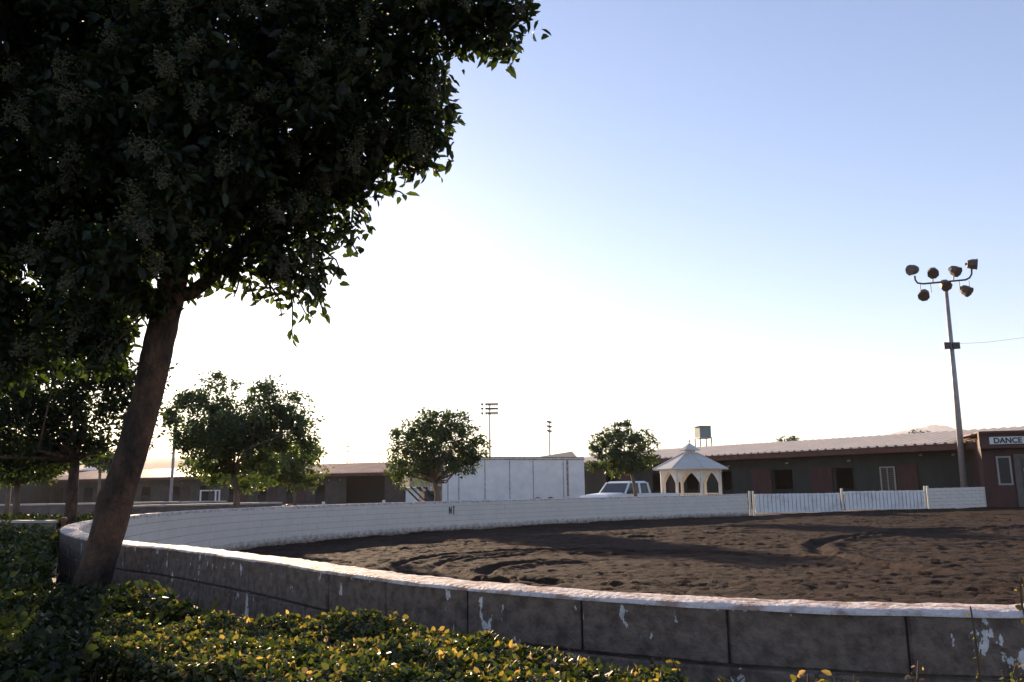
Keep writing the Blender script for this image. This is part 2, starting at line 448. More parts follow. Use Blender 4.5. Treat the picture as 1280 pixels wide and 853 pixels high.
# mortar core
core = MB()
sm = np.arange(s_start + .01, WS[-1] - .01, 0.2)
vv, ff = [], []
for i, s in enumerate(sm):
    p, q = wpos(s), wpos(s + .05)
    t = (q - p); t /= np.linalg.norm(t); n = np.array([t[1], -t[0]]); g = float(gz(*p))
    for sg, z in ((-1, -.15), (1, -.15), (1, WALL_H - .012), (-1, WALL_H - .012)):
        rc = WT / 2 - (.018 if p[1] < 8 else .006); vv.append((p[0] + n[0] * sg * rc, p[1] + n[1] * sg * rc, z + g))
for i in range(len(sm) - 1):
    for k in range(4):
        ff.append((4 * i + k, 4 * i + (k + 1) % 4, 4 * i + 4 + (k + 1) % 4, 4 * i + 4 + k))
core.add(vv, ff)
W = thing('arena_wall', 'curving low slump block wall round the dirt arena, bare brown outside, whitewashed inside, worn white top', 'wall', (0, 0, 0))
wall.build('blocks', [M['wall_out'], M['wall_in'], M['wall_top']], W)
M['mortar2'] = mat('mortar_whitewashed', (0.36, 0.33, 0.31), 0.95, 0.4, 5)
for f_i in range(len(core.f)):
    pass
core.m = [1 if (i % 4) == 1 else 0 for i in range(len(core.f))]
core.build('mortar', [M['mortar'], M['mortar2']], W)
lay_v, lay_f = [], []
ls = np.arange(s_start + .005, WS[-1] - .005, .022)
PX = np.interp(ls, WS, WP[:, 0]); PY = np.interp(ls, WS, WP[:, 1])
TX, TY = np.gradient(PX), np.gradient(PY); ln_ = np.hypot(TX, TY); NX, NY = TY / ln_, -TX / ln_
GZ = gz(PX, PY) + WALL_H
hw = WT / 2
lip_o = .003 + .004 * np.clip(vnoise(ls * 6, ls * 0 + 1, 51) + .3, 0, 1)
lip_i = .05 + .03 * vnoise(ls * 5, ls * 0 + 3, 53)
prof = [(hw + .002, -lip_i), (hw + .003, -.010), (hw - .004, .001), (hw - .02, .005), (.025, .006), (-.025, .006), (-hw + .02, .005), (-hw + .006, .001), (-hw - .0015, -.004), (-hw - .0015, -.004 - lip_o)]
cols = []
for k_, (o_, z_) in enumerate(prof):
    nz_ = .004 * vnoise(ls * 9, ls * 0 + k_ * 1.7, 54) + .005 * vnoise(ls * 30, ls * 0 + k_ * 3.1, 55) if 1 <= k_ <= 8 else 0
    cols.append(np.stack([PX + NX * (o_ + nz_ * .5), PY + NY * (o_ + nz_ * .5), GZ + z_ + nz_], -1))
# bed joint lines sag with the wall: the strip follows the wall and ends with it
cols = np.stack(cols, 1); K_ = len(prof); nL = len(ls); idx_ = np.arange(nL * K_).reshape(nL, K_)
Fq = np.stack([idx_[:-1, :-1], idx_[:-1, 1:], idx_[1:, 1:], idx_[1:, :-1]], -1).reshape(-1, 4)
np_mesh('paint_layer', cols.reshape(-1, 3), Fq, M['wall_top'], W)
# dark letters painted on the whitewashed face
pm = at(562.5, 642, 26.0)
i_ = np.argmin(np.abs(WP[:, 0] / WP[:, 1] - pm[0] / pm[1]) + (WP[:, 1] < 18) * 9)
p = WP[i_]; t = WP[i_ + 1] - WP[i_]; t /= np.linalg.norm(t); n = np.array([t[1], -t[0]])
mk = MB()
for a, b in (((-.11, .56), (-.11, .78)), ((-.11, .78), (-.02, .56)), ((-.02, .56), (-.02, .78)), ((.09, .54), (.09, .76)), ((.05, .775), (.13, .775))):
    for (u, z0), (w, z1) in ((a, b),):
        q0 = p + t * u + n * (WT / 2 + .006); q1 = p + t * w + n * (WT / 2 + .006)
        mk.bar((q0[0], q0[1], z0 + gz(*p)), (q1[0], q1[1], z1 + gz(*p)), 0.035, 0.006, up=(n[0], n[1], 0))
mk.build('painted_mark', M['signblack'], W)

# short straight wall right of the gates
W2A, W2B = np.array([18.45, 37.05]), np.array([21.5, 37.35])
wall = MB()
d2 = W2B - W2A; l2 = np.linalg.norm(d2)
wall_run(lambda s: W2A + d2 * s / l2, 0, l2, lambda p: .009)
W2 = thing('block_wall', 'short straight whitewashed block wall between the picket gates and the red dance hall', 'wall', (0, 0, 0))
wall.build('blocks', [M['wall_out'], M['wall_in'], M['wall_top']], W2)
cm = MB(); g2_ = float(gz(20, 37)); cm.bar((*(W2A + d2 * .01), g2_ + .4), (*(W2B - d2 * .01), g2_ + .4), WT - .014, 1.06); cm.build('mortar', M['mortar2'], W2)

# arena dirt: one displaced sheet inside the wall
st = 0.06
ax_, ay_ = np.arange(-6.3, 30, st), np.arange(1.9, 40, st)
X, Y = np.meshgrid(ax_, ay_, indexing='ij')
cx, cy = 9.0, 19.0
ang = np.arctan2((Y - cy), (X - cx)); rad = np.hypot((X - cx), (Y - cy))
warp = vnoise(X * .35, Y * .35, 3) * 2.2
h = 0.07 * vnoise(X * .30, Y * .35, 1) + 0.03 * vnoise(X * 1.3 + 9, Y * 1.6, 2)
h += 0.050 * vnoise((X + warp) * .35, (Y + warp) * 2.6, 5)            # harrow lines
h += 0.040 * vnoise(ang * 10 + 40, (rad + warp) * 2.6, 6)             # ruts following the rail
h += 0.020 * vnoise(X * 2.6, Y * 7.0, 14)
clod = np.clip(vnoise(X * 6.9, Y * 6.9, 8) + .1, 0, 1) * np.clip(vnoise(X * .5 + 7, Y * .5, 9) + .6, 0, 1)
h += 0.035 * clod + 0.040 * vnoise(X * 14.1, Y * 14.1, 4)
def ringrut(cx, cy, r, w, a0, a1, amp):
    global h
    d = np.hypot(X - cx, Y - cy) - r + 0.15 * vnoise(X, Y, 12); a = np.degrees(np.arctan2(Y - cy, X - cx)) % 360
    m_ = np.clip(np.minimum((a - a0) / 12, (a1 - a) / 12), 0, 1)
    h = h + amp * m_ * (np.exp(-((d - w) / (w * .5)) ** 2) + np.exp(-((d + w) / (w * .5)) ** 2) - 1.1 * np.exp(-(d / (w * .55)) ** 2))
ringrut(1.1, 13.9, 3.1, .20, 50, 250, .055)
ringrut(1.1, 13.9, 2.4, .16, 60, 230, .05)
ringrut(1.6, 12.6, 2.0, .22, 100, 240, .085)
ringrut(1.9, 12.6, 3.4, .2, 20, 100, .05)
ringrut(14, 14, 8.5, .3, 60, 200, .06)
ringrut(14, 12, 5.5, .25, 60, 170, .05)
def print_marks(n, r0, dep):
    global h
    for _ in range(n):
        yy = 3 + 28 * rng.random() ** 1.3; xx = -.35 * yy + 1.0 * yy * rng.random() + .5
        i0, j0 = int((xx - ax_[0]) / st), int((yy - ay_[0]) / st); w = 5
        if i0 < w or j0 < w or i0 >= len(ax_) - w or j0 >= len(ay_) - w: continue
        sl = (slice(i0 - w, i0 + w + 1), slice(j0 - w, j0 + w + 1)); r = r0 * (.7 + .6 * rng.random())
        d = np.hypot((X[sl] - xx) * (1 + .4 * rng.random()), Y[sl] - yy) / r
        h[sl] += dep * (-np.exp(-d ** 2 * 1.6) + .55 * np.exp(-((d - 1.35) / .35) ** 2))
print_marks(1500, .075, .028)
smooth_disc = np.exp(-(((X - .6) / 3.0) ** 2 + ((Y - 14.3) / 3.2) ** 2))
Z = np.maximum(gz(X, Y) + 0.05 + h * .8 * (1 - .25 * smooth_disc), gz(X, Y) - .008)
# keep only cells inside the oval
poly = np.array(list(WP[::25]) + [W2A, W2B, (26, 37.5), (26, 8)])
def inside(px, py):
    c = np.zeros(px.shape, bool); j = len(poly) - 1
    for i in range(len(poly)):
        xi, yi, xj, yj = *poly[i], *poly[j]
        c ^= ((yi > py) != (yj > py)) & (px < (xj - xi) * (py - yi) / (yj - yi + 1e-12) + xi)
        j = i
    return c
ins = inside(X, Y)
n0, n1 = X.shape
I = np.arange(n0 * n1).reshape(n0, n1)
F = np.stack([I[:-1, :-1], I[1:, :-1], I[1:, 1:], I[:-1, 1:]], -1)
keep = ins[:-1, :-1] & ins[1:, 1:] & ins[1:, :-1] & ins[:-1, 1:]
# pack the used vertices only
F = F[keep]; used = np.unique(F); remap = np.zeros(n0 * n1, int); remap[used] = np.arange(len(used))
V = np.stack([X, Y, Z], -1).reshape(-1, 3)[used]
M['dirt'] = mat('tilled_dirt', (0.050, 0.026, 0.0145), 0.95, 0.0, 1.6, 0.05, 34, col2=(0.018, 0.0105, 0.007), spec=0.15, stretch=(.5, 1.8, 1))
tag(np_mesh('arena_dirt', V, remap[F], M['dirt'], smooth=False), kind='structure')

# ------------------------------------------------------------------ picket gates
def gate(a, b, label, npk=21):
    a, b = np.array(a), np.array(b); L_ = np.linalg.norm(b - a); rz = math.atan2(b[1] - a[1], b[0] - a[0])
    g = float(gz(*((a + b) / 2)))
    T = thing('picket_gate', label, 'gate', (a[0], a[1], g), rz, 'white picket gates in the arena wall')
    pk = MB()
    for i in range(npk):
        x0 = .06 + (L_ - .12) * i / npk; w = (L_ - .12) / npk
        pk.box(x0 + .018, x0 + w - .018, -.045, -.02, .09, .90 + .012 * (random.random() - .5), 0, .004)
    pk.build('pickets', M['gate'], T)
    fr = MB()
    fr.box(.05, L_ - .05, -.018, .02, .12, .20); fr.box(.05, L_ - .05, -.018, .02, .80, .88)
    fr.box(.05, L_ - .05, .0, .012, .2, .8)
    fr.bar((.08, .03, .2), (L_ - .08, .03, .8), .05, .03)
    fr.build('frame', M['gate'], T)
    return T
GA, GM, GB = np.array([10.25, 35.72]), np.array([14.35, 36.4]), np.array([18.3, 37.0])
gate(GA + .04, GM - (.05, 0), 'left one of two white picket gates, next to the end of the curved wall')
gate(GM + (.05, 0), GB - .02, 'right one of two white picket gates, next to the short straight wall')
for i, (p, lb) in enumerate(((GA - (.14, .03), 'white gate post where the curved wall ends, left of both picket gates'), (GA + (0.02, 0), 'slim white hinge post of the left picket gate, just right of the wall end post'), (GM, 'white post standing where the two picket gates meet'),
                             (GB - (.02, 0), 'slim white post holding the right end of the right picket gate'), (GB + (.12, .02), 'white post at the left end of the short straight wall'))):
    pb = MB(); r_ = .05 if i in (0, 2, 4) else .04
    pb.lathe([(r_, 0), (r_, 1.02), (r_ * .95, 1.03), (r_ * 1.15, 1.035), (r_ * 1.1, 1.06), (r_ * .3, 1.085)], (0, 0, 0), 12)
    o = pb.build('gate_post', M['gazebo'], smooth=False); o.location = (p[0], p[1], float(gz(*p)) - .02)
    tag(o, lb, 'gate post', 'white posts of the picket gates')

# ------------------------------------------------------------------ barns
def ribs_roof(L, y0, z0, y1, z1, sp=.3, mb=None, t=.02, x0=0.0):
    mb = mb or MB(); n = int(L / sp); w = sp * .20; hgt = .075
    prof = []
    for i in range(n):
        x = x0 + i * sp
        prof += [(x, 0), (x + sp - 2 * w, 0), (x + sp - 1.5 * w, hgt), (x + sp - .5 * w, hgt)]
    prof.append((x0 + n * sp, 0))
    V = [(x, y0, z0 + h_) for x, h_ in prof] + [(x, y1, z1 + h_) for x, h_ in prof]
    k = len(prof)
    mb.add(V, [(i, i + 1, k + i + 1, k + i) for i in range(k - 1)])
    mb.add([(x0, y0, z0 - .01), (x0 + L, y0, z0 - .01), (x0 + L, y1, z1 - .01), (x0, y1, z1 - .01)], [(3, 2, 1, 0)])
    return mb

def barn(name, label, A, B, eave, ridge, half, features, wallm, over=1.0, roofm=None, sp=.50, lamps=()):
    """A->B runs left to right along the near eave as the camera sees it; local +y points away from the camera.
    features: list of (s0, s1, kind) along the eave; kind open/red/window"""
    A, B = np.array(A, float), np.array(B, float)
    L = np.linalg.norm(B - A); rz = math.atan2(B[1] - A[1], B[0] - A[0])
    g = float(gz(*((A + B) / 2)))
    T = thing(name, label, 'barn', (A[0], A[1], g), rz)
    eave -= g; ridge -= g
    rf = ribs_roof(L, -.05, eave, half, ridge, sp); ribs_roof(L, half, ridge, 2 * half, eave, sp, rf)
    rf.build('roof', roofm or M['roof'], T)
    fa = MB(); fa.box(0, L, .0, .05, eave - .30, eave - .015); fa.box(0, L, 2 * half - .05, 2 * half - .0, eave - .30, eave - .015)
    fa.build('fascia', M['fascia'], T)
    wy = over
    cuts = sorted([f for f in features if f[2] in ('open', 'big')])
    wb = MB(); x = .3
    top = eave + (ridge - eave) * wy / half - .03
    for s0, s1, k in cuts:
        hd = 2.15 if k == 'open' else eave - .25
        if s0 > x: wb.box(x, s0, wy, wy + .1, -.1, top)
        if hd < top: wb.box(s0, s1, wy, wy + .1, hd, top)
        x = s1
    wb.box(x, L - .3, wy, wy + .1, -.1, top)
    wb.box(.3, .4, wy + .1, 2 * half - 1.1, -.1, eave - .02); wb.box(L - .4, L - .3, wy + .1, 2 * half - 1.1, -.1, eave - .02)
    wb.box(.3, L - .3, 2 * half - 1.1, 2 * half - 1.0, -.1, eave - .02)
    # gable ends
    for xg in (.32, L - .42):
        wb.add([(xg, wy + .1, eave - .02), (xg + .1, wy + .1, eave - .02), (xg + .1, 2 * half - 1.1, eave - .02), (xg, 2 * half - 1.1, eave - .02), (xg, half, ridge - .05), (xg + .1, half, ridge - .05)],
               [(0, 1, 2, 3), (0, 3, 4), (1, 5, 2), (0, 4, 5, 1), (3, 2, 5, 4)])
    wb.build('wall', wallm, T)
    inn = MB(); inn.box(.4, L - .4, wy + 3.2, wy + 3.3, -.1, eave - .1); inn.build('inner_shade_sheet', M['dark'], T)  # depth behind the doorways, its shade painted as a near-black sheet
    for s0, s1, k in features:
        d = MB()
        if k == 'red':
            d.box(s0, s1, wy - .07, wy - .03, .05, 2.22); d.box(s0 + .05, s1 - .05, wy - .085, wy - .07, 1.1, 1.2); d.box(s0 + .05, s1 - .05, wy - .085, wy - .07, .15, .25); d.box(s0 + .05, s1 - .05, wy - .085, wy - .07, 2.0, 2.1)
            d.build('stall_door', M['red'], T)
        elif k == 'window':
            for a0, a1, b0, b1 in ((s0, s1, .75, .82), (s0, s1, 2.08, 2.15), (s0, s0 + .07, .82, 2.08), (s1 - .07, s1, .82, 2.08), ((s0 + s1) / 2 - .02, (s0 + s1) / 2 + .02, .82, 2.08)):
                d.box(a0, a1, wy - .05, wy - .01, b0, b1)
            w_ = d.build('window', M['beige2'], T)
            p_ = MB()
            for q in range(13): p_.box(s0 + .07, s1 - .07, wy - .03, wy - .012, .84 + q * .096, .84 + q * .096 + .05)
            p_.build('louvres', M['beige'], w_)
        elif k == 'open':
            for a0, a1 in ((s0 - .08, s0), (s1, s1 + .08)): d.box(a0, a1, wy - .03, wy - .004, 0, 2.15)
            d.box(s0 - .08, s1 + .08, wy - .03, wy - .004, 2.15, 2.25)
            d.build('door_frame', wallm, T)
            d = MB(); d.box(s0, s1, wy + .03, wy + .07, 0, 1.05); d.build('half_door', M['dark'], T)  # half door coloured as dark as the shade in the doorway
    for s, z in lamps:
        lm = MB(); lm.lathe([(.03, .06), (.085, .08), (.085, .12), (.03, .16)], (s, wy - .16, z), 10); lm.box(s - .03, s + .03, wy - .1, wy, z + .12, z + .18)
        lm.build('wall_lamp', M['beige2'], T)
    return T

def along(A, B, px, wy=1.0):
    """distance along A->B where the wall (set back wy) meets the sight line of pixel column px near the horizon"""
    A, B = np.array(A, float), np.array(B, float); u = (B - A) / np.linalg.norm(B - A); n = np.array([-u[1], u[0]])
    d = ray(px, 600)[:2]; P0 = A + n * wy
    m_ = np.array([[u[0], -d[0]], [u[1], -d[1]]]); s, _ = np.linalg.solve(m_, -P0); return s
RA, RB = (3.0, 64.7), (21.95, 37.6)
def spans(A, B, lst): return [(along(A, B, a), along(A, B, b), k) for a, b, k in lst]
rf_ = spans(RA, RB, [(758, 770, 'open'), (777, 790, 'red'), (816, 832, 'open'), (836, 852, 'red'), (858, 872, 'open'), (903, 915, 'open'), (940, 965.5, 'red'), (968, 991, 'open'), (1015, 1042, 'red'), (1045, 1067, 'open'), (1101, 1120, 'window'), (1123, 1148, 'red')])
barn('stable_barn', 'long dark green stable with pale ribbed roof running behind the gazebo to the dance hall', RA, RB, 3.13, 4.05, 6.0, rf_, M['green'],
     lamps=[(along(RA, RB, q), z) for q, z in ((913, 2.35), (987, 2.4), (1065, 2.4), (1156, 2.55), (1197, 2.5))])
LA, LB = (-66, 113), (-11.2, 87)
lst = []
for k in range(-1, 12):
    c = 39 + 36.2 * k
    if c < 425: lst += [(c - 5.5, c + 5.5, 'open')]
    if c < 390: lst += [(c + 8, c + 18, 'red' if k % 2 or k > 6 else 'none')]
lst += [(433, 481, 'big')]
lf_ = [f for f in spans(LA, LB, lst) if f[2] != 'none' and f[0] > 1]
barn('stable_barn', 'long low stable with orange-lit roof and many dark doorways behind the left trees', LA, LB, 3.15, 4.55, 9.0, lf_, M['lgreen'], roofm=mat('orange_sunlit_sheet', (.72, .44, .27), .5, 0, .6, col2=(.55, .33, .2)), sp=.6,  # orange of the low sun is put into this roof colour
     lamps=[(along(LA, LB, q), 2.4) for q in (229, 426, 412)])

# ------------------------------------------------------------------ dance hall
HA = np.array([21.1, 37.2]); hz = -math.atan2(.32, 1)
H = thing('dance_hall', 'dark red dance hall with white name sign over its front at the right edge', 'building', (HA[0], HA[1], float(gz(22, 37))), hz)
hb = MB(); hb.box(0, 9, 0, 8, -.2, 3.05); hb.build('wall', M['red2'] if 'red2' in M else mat('maroon_wall', (0.070, 0.026, 0.022), 0.8, 0.3, 1.5, stretch=(2, 2, .4)), H)
hb = MB(); hb.box(-.08, 9.2, -.28, -.02, 2.62, 3.32); hb.box(-.08, 9.2, -.35, -.28, 2.62, 2.70); hb.build('fascia', mat('maroon_fascia', (0.085, 0.032, 0.026), 0.7, 0.25, 2), H)
hb = MB(); hb.box(-.1, 9.3, -.38, 8.3, 3.32, 3.37); hb.box(-.1, 9.3, -.42, -.38, 3.28, 3.38); hb.build('roof', M['fascia'], H)
hb = MB(); hb.box(.32, 4.6, -.32, -.285, 2.80, 3.12); sg = hb.build('name_sign', M['signwhite'], H)
def text_mesh(txt, size, name, m, parent, loc, ext=.004):
    cu = bpy.data.curves.new(name, 'FONT'); cu.body = txt; cu.size = size; cu.extrude = ext; cu.offset = size * .03
    o = bpy.data.objects.new(name, cu); S.collection.objects.link(o)
    bpy.context.view_layer.update()
    me = bpy.data.meshes.new_from_object(o.evaluated_get(bpy.context.evaluated_depsgraph_get()))
    bpy.data.objects.remove(o); me.materials.clear(); me.materials.append(m)
    q = bpy.data.objects.new(name, me); link(q, parent); q.location = loc; q.rotation_euler = (R(90), 0, 0)
    return q
text_mesh('DANCE', .33, 'lettering', M['signblack'], sg, (.47, -.329, 2.845))
text_mesh('HALL', .33, 'lettering', M['signblack'], sg, (1.97, -.329, 2.845))
wf = MB()
for a in ((.55, 1.13, 1.0, 1.07), (.55, 1.13, 2.2, 2.27), (.55, .62, 1.07, 2.2), (1.06, 1.13, 1.07, 2.2)): wf.box(a[0], a[1], -.05, -.004, a[2], a[3])
w_ = wf.build('window', M['beige2'], H); gp = MB(); gp.box(.62, 1.06, -.03, -.01, 1.07, 2.2); gp.build('pane', M['glass'], w_)
ep = MB(); ep.box(1.24, 4.2, -.06, -.005, 0, 2.35); e_ = ep.build('entrance_panel', M['beige'], H)
ep = MB(); ep.box(1.52, 2.5, -.10, -.062, 0.02, 2.12); ep.build('door', M['darkmetal'], H)
ep = MB(); ep.box(1.58, 1.84, -.115, -.104, 1.55, 1.72); ep.build('notice', M['signwhite'], H)

# ------------------------------------------------------------------ gazebo
GC = at(864, 600, 44.0); gg = float(gz(GC[0], GC[1]))
G = thing('gazebo', 'cream white eight sided gazebo with pointed arches and a small cupola', 'gazebo', (GC[0], GC[1], gg), R(6))
gbz = 2.12 - gg
b = MB(); b.lathe([(1.85, 0), (1.85, .18)], n=8); b.lathe([(1.95, .18), (1.95, .24)], n=8); b.build('floor', M['gazebo'], G)
pr = 1.62
cor = [(pr * math.cos(2 * math.pi * k / 8), pr * math.sin(2 * math.pi * k / 8)) for k in range(8)]
for k in range(8):
    b = MB(); x, y = cor[k]; b.box(-.04, .04, -.04, .04, .24, gbz, 0, .010); b.box(-.07, .07, -.07, .07, .24, .4); b.box(-.065, .065, -.065, .065, gbz - .12, gbz)
    o = b.build('post', M['gazebo'], G); o.location = (x, y, 0); o.rotation_euler = (0, 0, 2 * math.pi * k / 8)
for k in range(8):
    a, c = np.array(cor[k]), np.array(cor[(k + 1) % 8]); u = (c - a); Lw = np.linalg.norm(u); u /= Lw; n = np.array([u[1], -u[0]])
    b = MB(); hw = Lw / 2 - .06; N_ = 12; top = gbz
    pts = []
    for i in range(N_ + 1):
        t = i / N_; xx = -hw + .025 + (2 * hw - .05) * t; q = abs(2 * t - 1)
        z = top - .09 - .58 * (q ** 1.6)
        pts.append((xx, z))
    pts = [(-hw, .26), (-hw + .025, .26)] + pts + [(hw - .025, .26), (hw, .26)]
    for (x0, z0), (x1, z1) in zip(pts[:-1], pts[1:]):
        if x1 - x0 < 1e-4 and x1 - x0 > -1: continue
        c8 = []
        for yy in (-.025, .025):
            pass
        def P(x, yy, z): w = a + u * (Lw / 2 + x) + n * yy; return (w[0], w[1], z)
        b.hexa([P(x0, .025, z0), P(x1, .025, z1), P(x1, -.025, z1), P(x0, -.025, z0), P(x0, .025, top), P(x1, .025, top), P(x1, -.025, top), P(x0, -.025, top)])
    b.build('arch_panel', M['gazebo'], G)
    if k != 6:
        b = MB()
        def Q(s, z): w = a + u * s; return (w[0], w[1], z)
        b.bar(Q(.06, .92), Q(Lw - .06, .92), .06, .05); b.bar(Q(.06, .38), Q(Lw - .06, .38), .05, .05)
        for i in range(1, 8): b.bar(Q(Lw * i / 8, .40), Q(Lw * i / 8, .895), .03)
        b.build('railing', M['gazebo'], G)
er = 2.07
b = MB(); b.lathe([(er, gbz + .02), (er, gbz + .07), (.40, gbz + .90), (.40, gbz + .93)], n=8)
for k in range(8):
    a = 2 * math.pi * k / 8; b.bar((er * math.cos(a), er * math.sin(a), gbz + .08), (.4 * math.cos(a), .4 * math.sin(a), gbz + .92), .06, .03)
b.build('roof', M['gazroof'], G)
b = MB(); b.lathe([(.30, gbz + .90), (.30, gbz + 1.08)], n=8)
cu_ = b.build('cupola', M['gazebo'], G)
b = MB(); b.lathe([(.56, gbz + 1.04), (.56, gbz + 1.07), (.05, gbz + 1.42)], n=8); b.build('cupola_roof', M['gazroof'], cu_)
b = MB(); b.lathe([(.03, gbz + 1.4), (.025, gbz + 1.47), (.05, gbz + 1.50), (.055, gbz + 1.54), (.03, gbz + 1.58), (.008, gbz + 1.66)], n=10); b.build('finial', M['gazebo'], cu_)

# ------------------------------------------------------------------ white trailer
TL = at(553, 600, 51.0); trz = math.atan2(.34, .94); tg = float(gz(-2, 52))
T = thing('box_trailer', 'large white box trailer with rusty rivet seams parked beyond the arena wall', 'trailer', (TL[0], TL[1], tg), trz)
Lt, Wt_, zt = 9.6, 2.5, 3.27 - tg
b = MB(); b.box(0, Lt, 0, Wt_, .35, zt - .08)
b.build('body', M['trailer'], T)
b = MB(); b.box(-.02, Lt + .02, -.03, Wt_ + .03, zt - .08, zt + .0); b.box(-.02, Lt + .02, -.035, -.005, zt - .2, zt - .13); b.box(-.02, Lt + .02, -.02, .0, .30, .40)
b.build('roof_rail', M['rust'], T)
SEAM = mat('stained_seam', (.50, .50, .50), .7, 0, 9, col2=(.16, .10, .06), thr=(.35, .5))
for x in (0.35, 1.05, 2.75, 4.4, 6.0, 8.1):
    b = MB(); b.box(x - .03, x + .03, -.012, -.002, .45, zt - .22)
    for k in range(22):
        z = .60 + k * (zt - .95) / 21
        b.box(x - .018, x + .018, -.022, -.0125, z - .018, z + .018, 1)
    b.build('riveted_seam', [SEAM, M['darkmetal']], T)
b = MB(); b.box(8.32, 8.46, -.03, -.014, .8, zt - .2); b.build('corner_strap', M['rust'], T)
b = MB()
for k in range(9): b.box(-.06, -.003, .1 + k * .27, .2 + k * .27, .4, zt - .1)
b.build('front_ribs', M['tan'], T)
b = MB(); b.box(-2.05, -.08, .05, 2.45, 1.62, 2.28); b.box(-2.09, -.08, .0, 2.5, 1.50, 1.62)
for k in range(7): b.box(-2.0 + k * .28, -1.94 + k * .28, .02, .048, 1.64, 2.26)
b.build('nose_box', M['tan'], T)
b = MB()
for yy in (.35, 2.1):
    b.bar((-1.9, yy, 1.5), (-.9, yy, .55), .09); b.bar((-1.1, yy, 1.5), (-.1, yy, .75), .09); b.bar((-.9, yy, .1), (-.9, yy, 1.5), .1)
b.box(-1.2, -.1, .3, 2.2, .35, .62); b.box(-1.0, -.12, .5, 2.0, .62, 1.25); b.build('gooseneck_frame', M['darkmetal'], T)
for x in (6.3, 7.2):
    for yy in (.0, 2.2):
        b = MB(); pts = [(.36, 0), (.42, .05), (.42, .23), (.36, .28)]
        b.lathe(pts, n=20); o = b.build('wheel', M['rubber'], T); o.rotation_euler = (R(-90), 0, 0); o.location = (x, yy, .42)
b = MB(); b.box(5.6, 7.9, .3, 2.2, .55, .75); b.build('axle_frame', M['darkmetal'], T)

# ------------------------------------------------------------------ pickup truck
PC = at(775, 612, 41.5)
PT = thing('pickup_truck', 'white extended cab pickup truck parked nose left behind the arena wall', 'truck', (PC[0] + .35, PC[1], float(gz(PC[0], PC[1])) - .10), R(180 + 38)); PT.scale = (1, 1, .98)
# local +x = forward
def side_prism(mb, prof, hw, m=0):
    n = len(prof)
    mb.add([(x, -hw, z) for x, z in prof] + [(x, hw, z) for x, z in prof], [tuple(range(n)), tuple(range(n, 2 * n))[::-1]] + [(i, i + n, (i + 1) % n + n, (i + 1) % n) for i in range(n)], m)
b = MB(); side_prism(b, [(-2.7, .5), (-2.75, 1.12), (-.72, 1.14), (-.70, 1.12), (1.0, 1.12), (1.05, 1.13), (2.25, 1.06), (2.36, .98), (2.40, .5), (1.95, .42), (1.8, .8), (1.3, .8), (1.1, .42), (-1.2, .42), (-1.4, .8), (-1.95, .8), (-2.1, .45)], .97)
b.build('body', M['truck'], PT)
b = MB(); b.hexa([(1.05, -.85, 1.132), (2.2, -.80, 1.07), (2.2, .80, 1.07), (1.05, .85, 1.132), (1.1, -.70, 1.19), (2.1, -.64, 1.12), (2.1, .64, 1.12), (1.1, .70, 1.19)]); b.build('hood', M['truck'], PT)
zt_ = 1.68; bot = {'fx': 1.06, 'bx': -.70, 'w': .90, 'z': 1.13}; tp = {'fx': .62, 'bx': -.62, 'w': .78, 'z': zt_}
for sy in (-1, 1):
    for a_, b_, w_, h_, u_ in (((bot['fx'], sy * bot['w'], bot['z']), (tp['fx'], sy * tp['w'], tp['z']), .07, .07, (0, 0, 1)), ((bot['bx'], sy * bot['w'], bot['z']), (tp['bx'], sy * tp['w'], tp['z']), .10, .10, (0, 0, 1)),
                           ((.02, sy * bot['w'], bot['z']), (-.02, sy * tp['w'], tp['z']), .13, .05, (0, 1, 0))):
        cabp = MB(); cabp.bar(a_, b_, w_, h_, up=u_); cabp.build('pillar', M['truck'], PT)
b = MB(); b.hexa([(tp['fx'] + .06, -tp['w'] - .03, zt_ - .03), (tp['fx'] + .06, tp['w'] + .03, zt_ - .03), (tp['bx'] - .05, tp['w'] + .03, zt_ - .03), (tp['bx'] - .05, -tp['w'] - .03, zt_ - .03),
                  (tp['fx'] - .12, -tp['w'] + .08, zt_ + .07), (tp['fx'] - .12, tp['w'] - .08, zt_ + .07), (tp['bx'] + .1, tp['w'] - .08, zt_ + .07), (tp['bx'] + .1, -tp['w'] + .08, zt_ + .07)]); b.build('roof', M['truck'], PT)
def glassmat():
    m = bpy.data.materials.new('car_glass'); m.use_nodes = True; nt = m.node_tree; o = nt.nodes['Material Output']
    g = nt.nodes.new('ShaderNodeBsdfGlossy'); g.inputs['Roughness'].default_value = .03; t = nt.nodes.new('ShaderNodeBsdfTransparent'); t.inputs[0].default_value = (.55, .6, .6, 1)
    fr = nt.nodes.new('ShaderNodeFresnel'); fr.inputs[0].default_value = 1.9; x = nt.nodes.new('ShaderNodeMixShader')
    nt.links.new(fr.outputs[0], x.inputs[0]); nt.links.new(t.outputs[0], x.inputs[1]); nt.links.new(g.outputs[0], x.inputs[2]); nt.links.new(x.outputs[0], o.inputs[0]); return m
M['cglass'] = glassmat()
def pane(c, name):
    b = MB(); c = [np.array(q, float) for q in c]; n = np.cross(c[1] - c[0], c[3] - c[0]); n = n / np.linalg.norm(n) * .006
    b.hexa([q for q in c] + [q + n for q in c]); return b.build(name, M['cglass'], PT)
w0, w1 = .86, .75
pane([(1.03, -w0, 1.14), (1.03, w0, 1.14), (.64, w1, zt_ - .03), (.64, -w1, zt_ - .03)], 'windshield')
pane([(-.68, -w0, 1.14), (-.68, w0, 1.14), (-.61, w1, zt_ - .03), (-.61, -w1, zt_ - .03)], 'rear_window')
